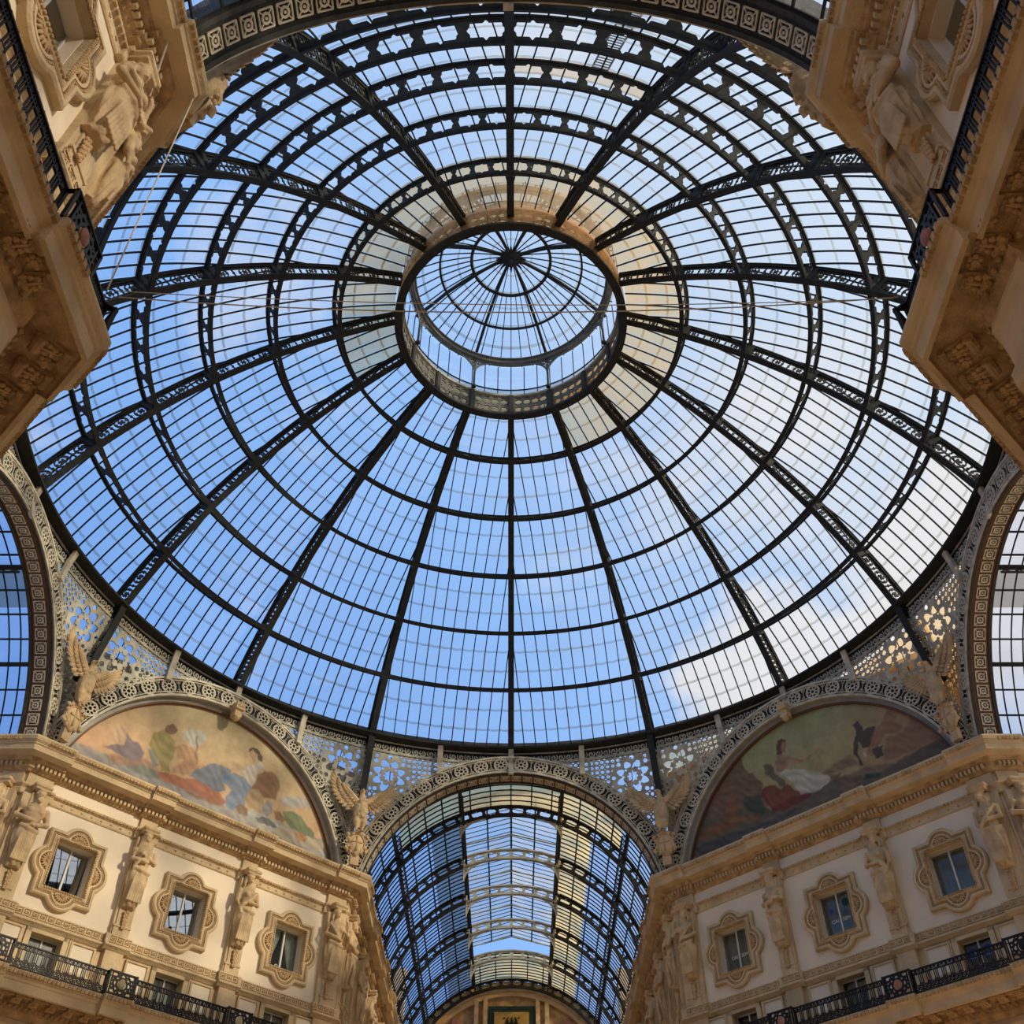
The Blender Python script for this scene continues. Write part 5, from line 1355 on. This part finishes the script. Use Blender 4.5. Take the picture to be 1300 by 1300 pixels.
# ================================================================== GALLERY VAULTS
def vault(k, y0, ys, y1, label, strip=True):
    """barrel vault of side k: local y outwards; ys = truss positions"""
    root = empty('glass_vault', (0,0,0), 0, label, 'vault'); root.matrix_world = side_mw(k)
    RV = 7.30; HS = 2.6; aS = math.acos(HS/RV); a0 = R(14.5)
    def P(a, y, r=RV): return (r*math.cos(a), y, ZA+r*math.sin(a))
    # trusses with star webs (one mesh shared)
    dz = .50; Lh = (RV-dz/2)*(PI/2-a0)
    n = 26; p = 2*Lh/n
    def f(U, V):
        g = U*0+1
        for i in range(n): g = np.minimum(g, -star_hole(U, V, -Lh+(i+.5)*p, p, dz))
        return g
    def mp(u, v, w_): a = PI/2-u/(RV-dz/2); r = RV-dz+v; return (r*math.cos(a), w_, ZA+r*math.sin(a))
    b = MB(); openwork(b, f, -Lh, Lh, 0, dz, .07, mp, .06)
    ang = [a0+(PI-2*a0)*i/40 for i in range(41)]
    for r in (RV-dz-.02, RV): b.path_box([(r*math.cos(a), 0, ZA+r*math.sin(a)) for a in ang], [(0,1,0)]*41, [(math.cos(a),0,math.sin(a)) for a in ang], .22, .07)
    o = b.build('star_truss', M['iron']); me = o.data; bpy.data.objects.remove(o)
    me2 = None
    if strip:      # over the ridge light the trusses are painted pale
        me2 = me.copy(); me2.materials.append(M['pale'])
        for pl in me2.polygons:
            if abs(pl.center.x) < HS+.1 and pl.center.z > ZA+5: pl.material_index = 1
    for i, y in enumerate(ys): put('star_truss', me2 if (me2 and 0 < i < len(ys)-1) else me, root, (0, y, 0))
    # longitudinal purlins
    for s_ in (0, 1):
        for i in range(8):
            a = a0+(aS-a0)*i/7; a = PI-a if s_ else a; b = MB()
            big = i in (3, 7)
            b.box(-.09 if big else -.035, .09 if big else .035, y0, y1, -.12 if big else -.05, 0, fn=lambda x, y, z: ((RV+z)*math.cos(a)-x*math.sin(a), y, ZA+(RV+z)*math.sin(a)+x*math.cos(a)))
            b.build('purlin', M['iron'], root)
            if big:   # lattice beam under the purlin
                b = MB(); yy = y0; z_ = -.45
                while yy < y1-.5:
                    for q in ((z_,-.1),(-.1,z_)): b.tube([((RV+q[0])*math.cos(a), yy, ZA+(RV+q[0])*math.sin(a)), ((RV+q[1])*math.cos(a), yy+.5, ZA+(RV+q[1])*math.sin(a))], .022, 4)
                    yy += .5
                b.box(-.04,.04,y0,y1,z_-.05,z_, fn=lambda x, y, z: ((RV+z)*math.cos(a)-x*math.sin(a), y, ZA+(RV+z)*math.sin(a)+x*math.cos(a)))
                b.build('lattice_beam', M['iron'], root)
    # transverse glazing bars and glass
    b = MB(); g = MB(); nb = int((y1-y0)/.46)
    for s_ in (0, 1):
        an = [a0+(aS-a0)*i/16 for i in range(17)]
        if s_: an = [PI-a for a in an]
        for i in range(nb+1):
            y = y0+(y1-y0)*i/nb
            b.path_box([P(a, y, RV+.05) for a in an], [(0,1,0)]*17, [(math.cos(a),0,math.sin(a)) for a in an], .035, .06)
        for i in range(nb):
            ya, yb = y0+(y1-y0)*i/nb, y0+(y1-y0)*(i+1)/nb
            for j in range(16):
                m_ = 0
                if j >= 12: m_ = 1 if s_ == 1 or strip is None else 2  # right of the ridge, sunlit orange is painted in as beige glass
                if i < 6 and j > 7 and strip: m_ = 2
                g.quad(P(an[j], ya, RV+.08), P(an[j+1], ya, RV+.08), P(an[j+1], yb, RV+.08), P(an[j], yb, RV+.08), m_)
    tag(b.build('glazing_bars', M['bar'], root), kind='stuff')
    tag(g.build('vault_panes', [M['glass_smoke'], M['glass_grey'], M['glass_vault_beige']], root), kind='stuff')
    # crown: first bay closed with beige glass, then a raised gabled strip
    zE = ZA+RV*math.sin(aS); zW = zE+.75; zR = zW+.75; yb0, yb1 = ys[0], ys[-2]
    g = MB(); b = MB()
    for (ya, yb) in ((y0, yb0), (yb1, y1)):
        an = [aS+(PI-2*aS)*i/10 for i in range(11)]
        g.grid([[P(a, y, RV+.08) for a in an] for y in (ya, yb)])
        m_ = int((yb-ya)/.46)
        for i in range(m_+1):
            y = ya+(yb-ya)*i/max(1, m_); b.path_box([P(a, y, RV+.04) for a in an], [(0,1,0)]*11, [(math.cos(a),0,math.sin(a)) for a in an], .035, .06)
        for a in an[1:-1:2]: b.box(-.03,.03,ya,yb,-.05,.02, fn=lambda x, y, z: ((RV+z)*math.cos(a)-x*math.sin(a), y, ZA+(RV+z)*math.sin(a)+x*math.cos(a)))
    tag(g.build('crown_panes', M['glass_vault_beige'] if strip else M['glass_smoke'], root), kind='stuff')
    gs = MB()
    for s_ in (-1, 1):
        gs.quad((s_*HS,yb0,zW),(0,yb0,zR),(0,yb1,zR),(s_*HS,yb1,zW)); gs.quad((s_*HS,yb0,zE),(s_*HS,yb1,zE),(s_*HS,yb1,zW),(s_*HS,yb0,zW))
        m_ = int((yb1-yb0)/.5)
        for i in range(m_+1):
            y = yb0+(yb1-yb0)*i/m_
            b.tube([(s_*HS,y,zE),(s_*HS,y,zW),(0,y,zR)], .025, 4)
        for q in (.5,): b.box(min(s_*HS*q-.04, s_*HS*q+.04), max(s_*HS*q-.04, s_*HS*q+.04), yb0, yb1, zW+(zR-zW)*(1-q)-.06, zW+(zR-zW)*(1-q)+.02)
        b.box(s_*HS-.06, s_*HS+.06, yb0, yb1, zW-.05, zW+.05)
    b.box(-.05,.05,yb0,yb1,zR-.10,zR)
    tag(gs.build('ridge_panes', M['glass_ridge'], root), kind='stuff'); b.build('ridge_bars', M['bar'], root)
    # curved brackets at each truss of the ridge strip
    def fbr(U, V):
        r = np.hypot((U-1.3)/1.3, (V-1.0)/1.0); edge = .05-np.abs(r-1)*1.1
        lace = mxm(ringf(U,V,.17,.17,.11,.05), ringf(U,V,.42,.12,.08,.04), ringf(U,V,.12,.42,.08,.04), ringf(U,V,.65,.07,.05,.03), .035-U, .035-V)
        return np.where(r > 1, mxm(edge, lace), edge)
    b = MB()
    for s_ in (-1, 1): openwork(b, fbr, 0, 1.3, 0, 1.0, .06, lambda u, v, w_: (s_*(HS-u), w_, ZA+6.45+.12*u-v), .05)
    pass
    for s_ in (-1, 1): b.tube([(s_*HS,0,zW),(0,0,zR-.1)], .05, 4); b.tube([(s_*HS,0,zE-1.2),(s_*HS,0,zW)], .05, 4)
    o = b.build('crown_bracket', M['pale']); me = o.data; bpy.data.objects.remove(o)
    for y in ys[:-1]: put('crown_bracket', me, root, (0, y, 0))
    return root
YS = [21.55, 26.2, 30.5, 35.0, 39.6, 44.2]
vault(0, 18.95, YS, 44.4, 'long glass barrel vault of the front gallery with raised ridge light')
vault(6, 18.95, [21.55, 26.2, 30.7, 35.2], 36, 'glass barrel vault of the left-hand gallery, cut by the frame edge', None)
vault(2, 18.95, [21.55, 26.2, 30.7, 35.2], 36, 'glass barrel vault of the right-hand gallery, cut by the frame edge', None)
vault(4, 18.95, [21.55, 26.2, 30.4], 31, 'glass barrel vault of the near gallery above the viewer', None)
# end wall of the front gallery with its lunette
b = MB(); root = empty('wall_end', (0,44.5,0), 0, 'stone end wall of the front gallery with arched lunette and crowned arms', 'wall', kind='structure')
def ew(o): o.parent = root; o.location = (0,-44.5,0); return o
n = 40; an = [R(2)+(PI-R(4))*i/n for i in range(n+1)]
for r0, r1, y0_, y1_, mt, nm in ((6.75, 7.35, 44.3, 44.9, 'stone', 'archivolt'), (6.45, 6.75, 44.45, 44.8, 'plinth', 'inner_archivolt')):
    b = MB(); pr = [(r0,y0_),(r1,y0_),(r1,y1_),(r0,y1_),(r0,y0_)]
    b.grid([[(r*math.cos(a), y, ZA-.15+r*math.sin(a)) for a in an] for r, y in pr]); ew(b.build(nm, M[mt]))
b = MB(); rows = [[(r*math.cos(a), 44.7, ZA-.15+r*math.sin(a)) for a in an] for r in (.01, 6.6)]; b.grid(rows); ew(b.build('lunette_field', M['fresco']))
b = MB()
for x in (-2.35, -1.75, 1.75, 2.35): b.box(x-.14, x+.14, 44.4, 44.75, 20, 28.1 if abs(x) < 2 else 27.9)
b.box(-6.9, 6.9, 44.35, 44.8, 22.3, 22.9); ew(b.build('lunette_mullion', M['stone']))
b = MB()
b.box(-1.55, 1.55, 44.5, 44.65, 23.0, 27.55); ew(b.build('green_border', M['green_mosaic']))
b = MB(); b.box(-1.15, 1.15, 44.42, 44.5, 23.3, 27.15); ew(b.build('gold_panel', M['gold_mosaic']))
def crown_f(U, V):
    g = np.minimum(.06-np.abs(V-.05), .42-np.abs(U))
    g = mxm(g, np.minimum(np.minimum(V-.1, .42+ .15*V-np.abs(U)), .28+.14*np.cos(U*22)-V))
    for x in (-.48,-.24,0,.24,.48): g = mxm(g, discf(U,V,x,.46,.05))
    return g
b = MB(); openwork(b, crown_f, -.6, .6, -.05, .6, .03, lambda u,v,w_: (u, 44.38+w_, 26.3+v), .05)
rows = [[(q*.42*math.cos(t), 44.38, 25.4+q*.6*math.sin(t)) for t in [2*PI*i/20 for i in range(21)]] for q in (.75, 1)]; b.grid(rows)
b.box(-.06,.06,44.34,44.4,24.85,25.95); b.box(-.38,.38,44.34,44.4,25.38,25.48)
for s_ in (-1, 1):
    for i in range(9): b.ell((s_*(.62+.12*math.sin(i*.4)), 44.38, 24.6+i*.19), (.09,.03,.11), 6, 4)
ew(b.build('crowned_arms', M['blackiron']))
for s_ in (-1, 1):   # painted figures in the side fields
    b = MB(); x = s_*3.75
    b.ell((x,44.62,26.55), (.26,.04,.30), 12, 8); b.ell((x,44.63,25.3), (.62,.04,1.0), 12, 8); b.tube([(x-.5,44.62,25.9),(x-1.0,44.62,25.3),(x-.7,44.62,24.6)], [.14,.12,.08], 6)
    ew(b.build('painted_figure', M['medalred']))
b = MB(); b.box(-7.6,7.6,44.7,45.2,0,23.6); b.box(-8.6,-7.2,44.4,45.2,22,30); b.box(7.2,8.6,44.4,45.2,22,30)
ew(b.build('masonry', M['plinth']))
# ================================================================== FLOOR, FAR WALL, ROPES, LADDER
b = MB(); b.box(-60,60,-60,60,-.3,0); o = b.build('floor', M['floor']); tag(o, 'pale ochre mosaic floor of the arcade, below the frame', 'floor', kind='structure')
b = MB(); b.box(-12,12,-34.5,-34,0,23); o = b.build('wall_back', M['plinth']); tag(o, 'plain ochre wall closing the near gallery behind the viewer', 'wall', kind='structure')
def rope(pts, r, label):
    b = MB(); b.tube(pts, r, 6); o = b.build('rope', M['rope']); tag(o, label, 'cable')
def sag(a, b_, s_, n=24): a, b_ = Vector(a), Vector(b_); return [tuple(a.lerp(b_, i/n)-Vector((0,0,4*s_*(i/n)*(1-i/n)))) for i in range(n+1)]
rope(sag((-6.35,-17.55,16.1), (6.45,-17.55,16.1), .45), .012, 'thin steel cable strung across under the dome between the near balconies')
rope(sag((-6.35,-17.7,16.05), (6.45,-17.4,16.3), .30), .009, 'second thinner cable just above the first, between the near balconies')
rope(sag((-6.6,-18.0,23.3), (-6.5,-17.7,16.1), 0.0, 8), .014, 'pale rope hanging from the near left cornice down to the balcony')
rope(sag((-6.75,-19.4,23.4), (-7.1,-18.5,21.9), 0.0, 4), .02, 'short pale rope tied across the near left cornice soffit')
# ladder lying outside on the dome glass
lad = empty('roof_ladder', (0,0,30.5), -R(166), 'narrow metal ladder lying outside on the dome glass at the upper right', 'ladder')
ls = [AL[1]+(AL[3]+.03-AL[1])*i/40 for i in range(41)]
for sx_ in (-.28, .28):
    b = MB(); b.path_box([(sx_, mer(a, dep(a)+.32)[0], mer(a, dep(a)+.32)[1]-30.5) for a in ls], [(1,0,0)]*41, [(0, math.cos(a), math.sin(a)) for a in ls], .05, .07); b.build('rail', M['iron_blue'], lad)
for a in ls[::1]:
    b = MB(); r, z = mer(a, dep(a)+.32); b.tube([(-.28, r, z-30.5), (.28, r, z-30.5)], .022, 5); b.build('rung', M['iron_blue'], lad)
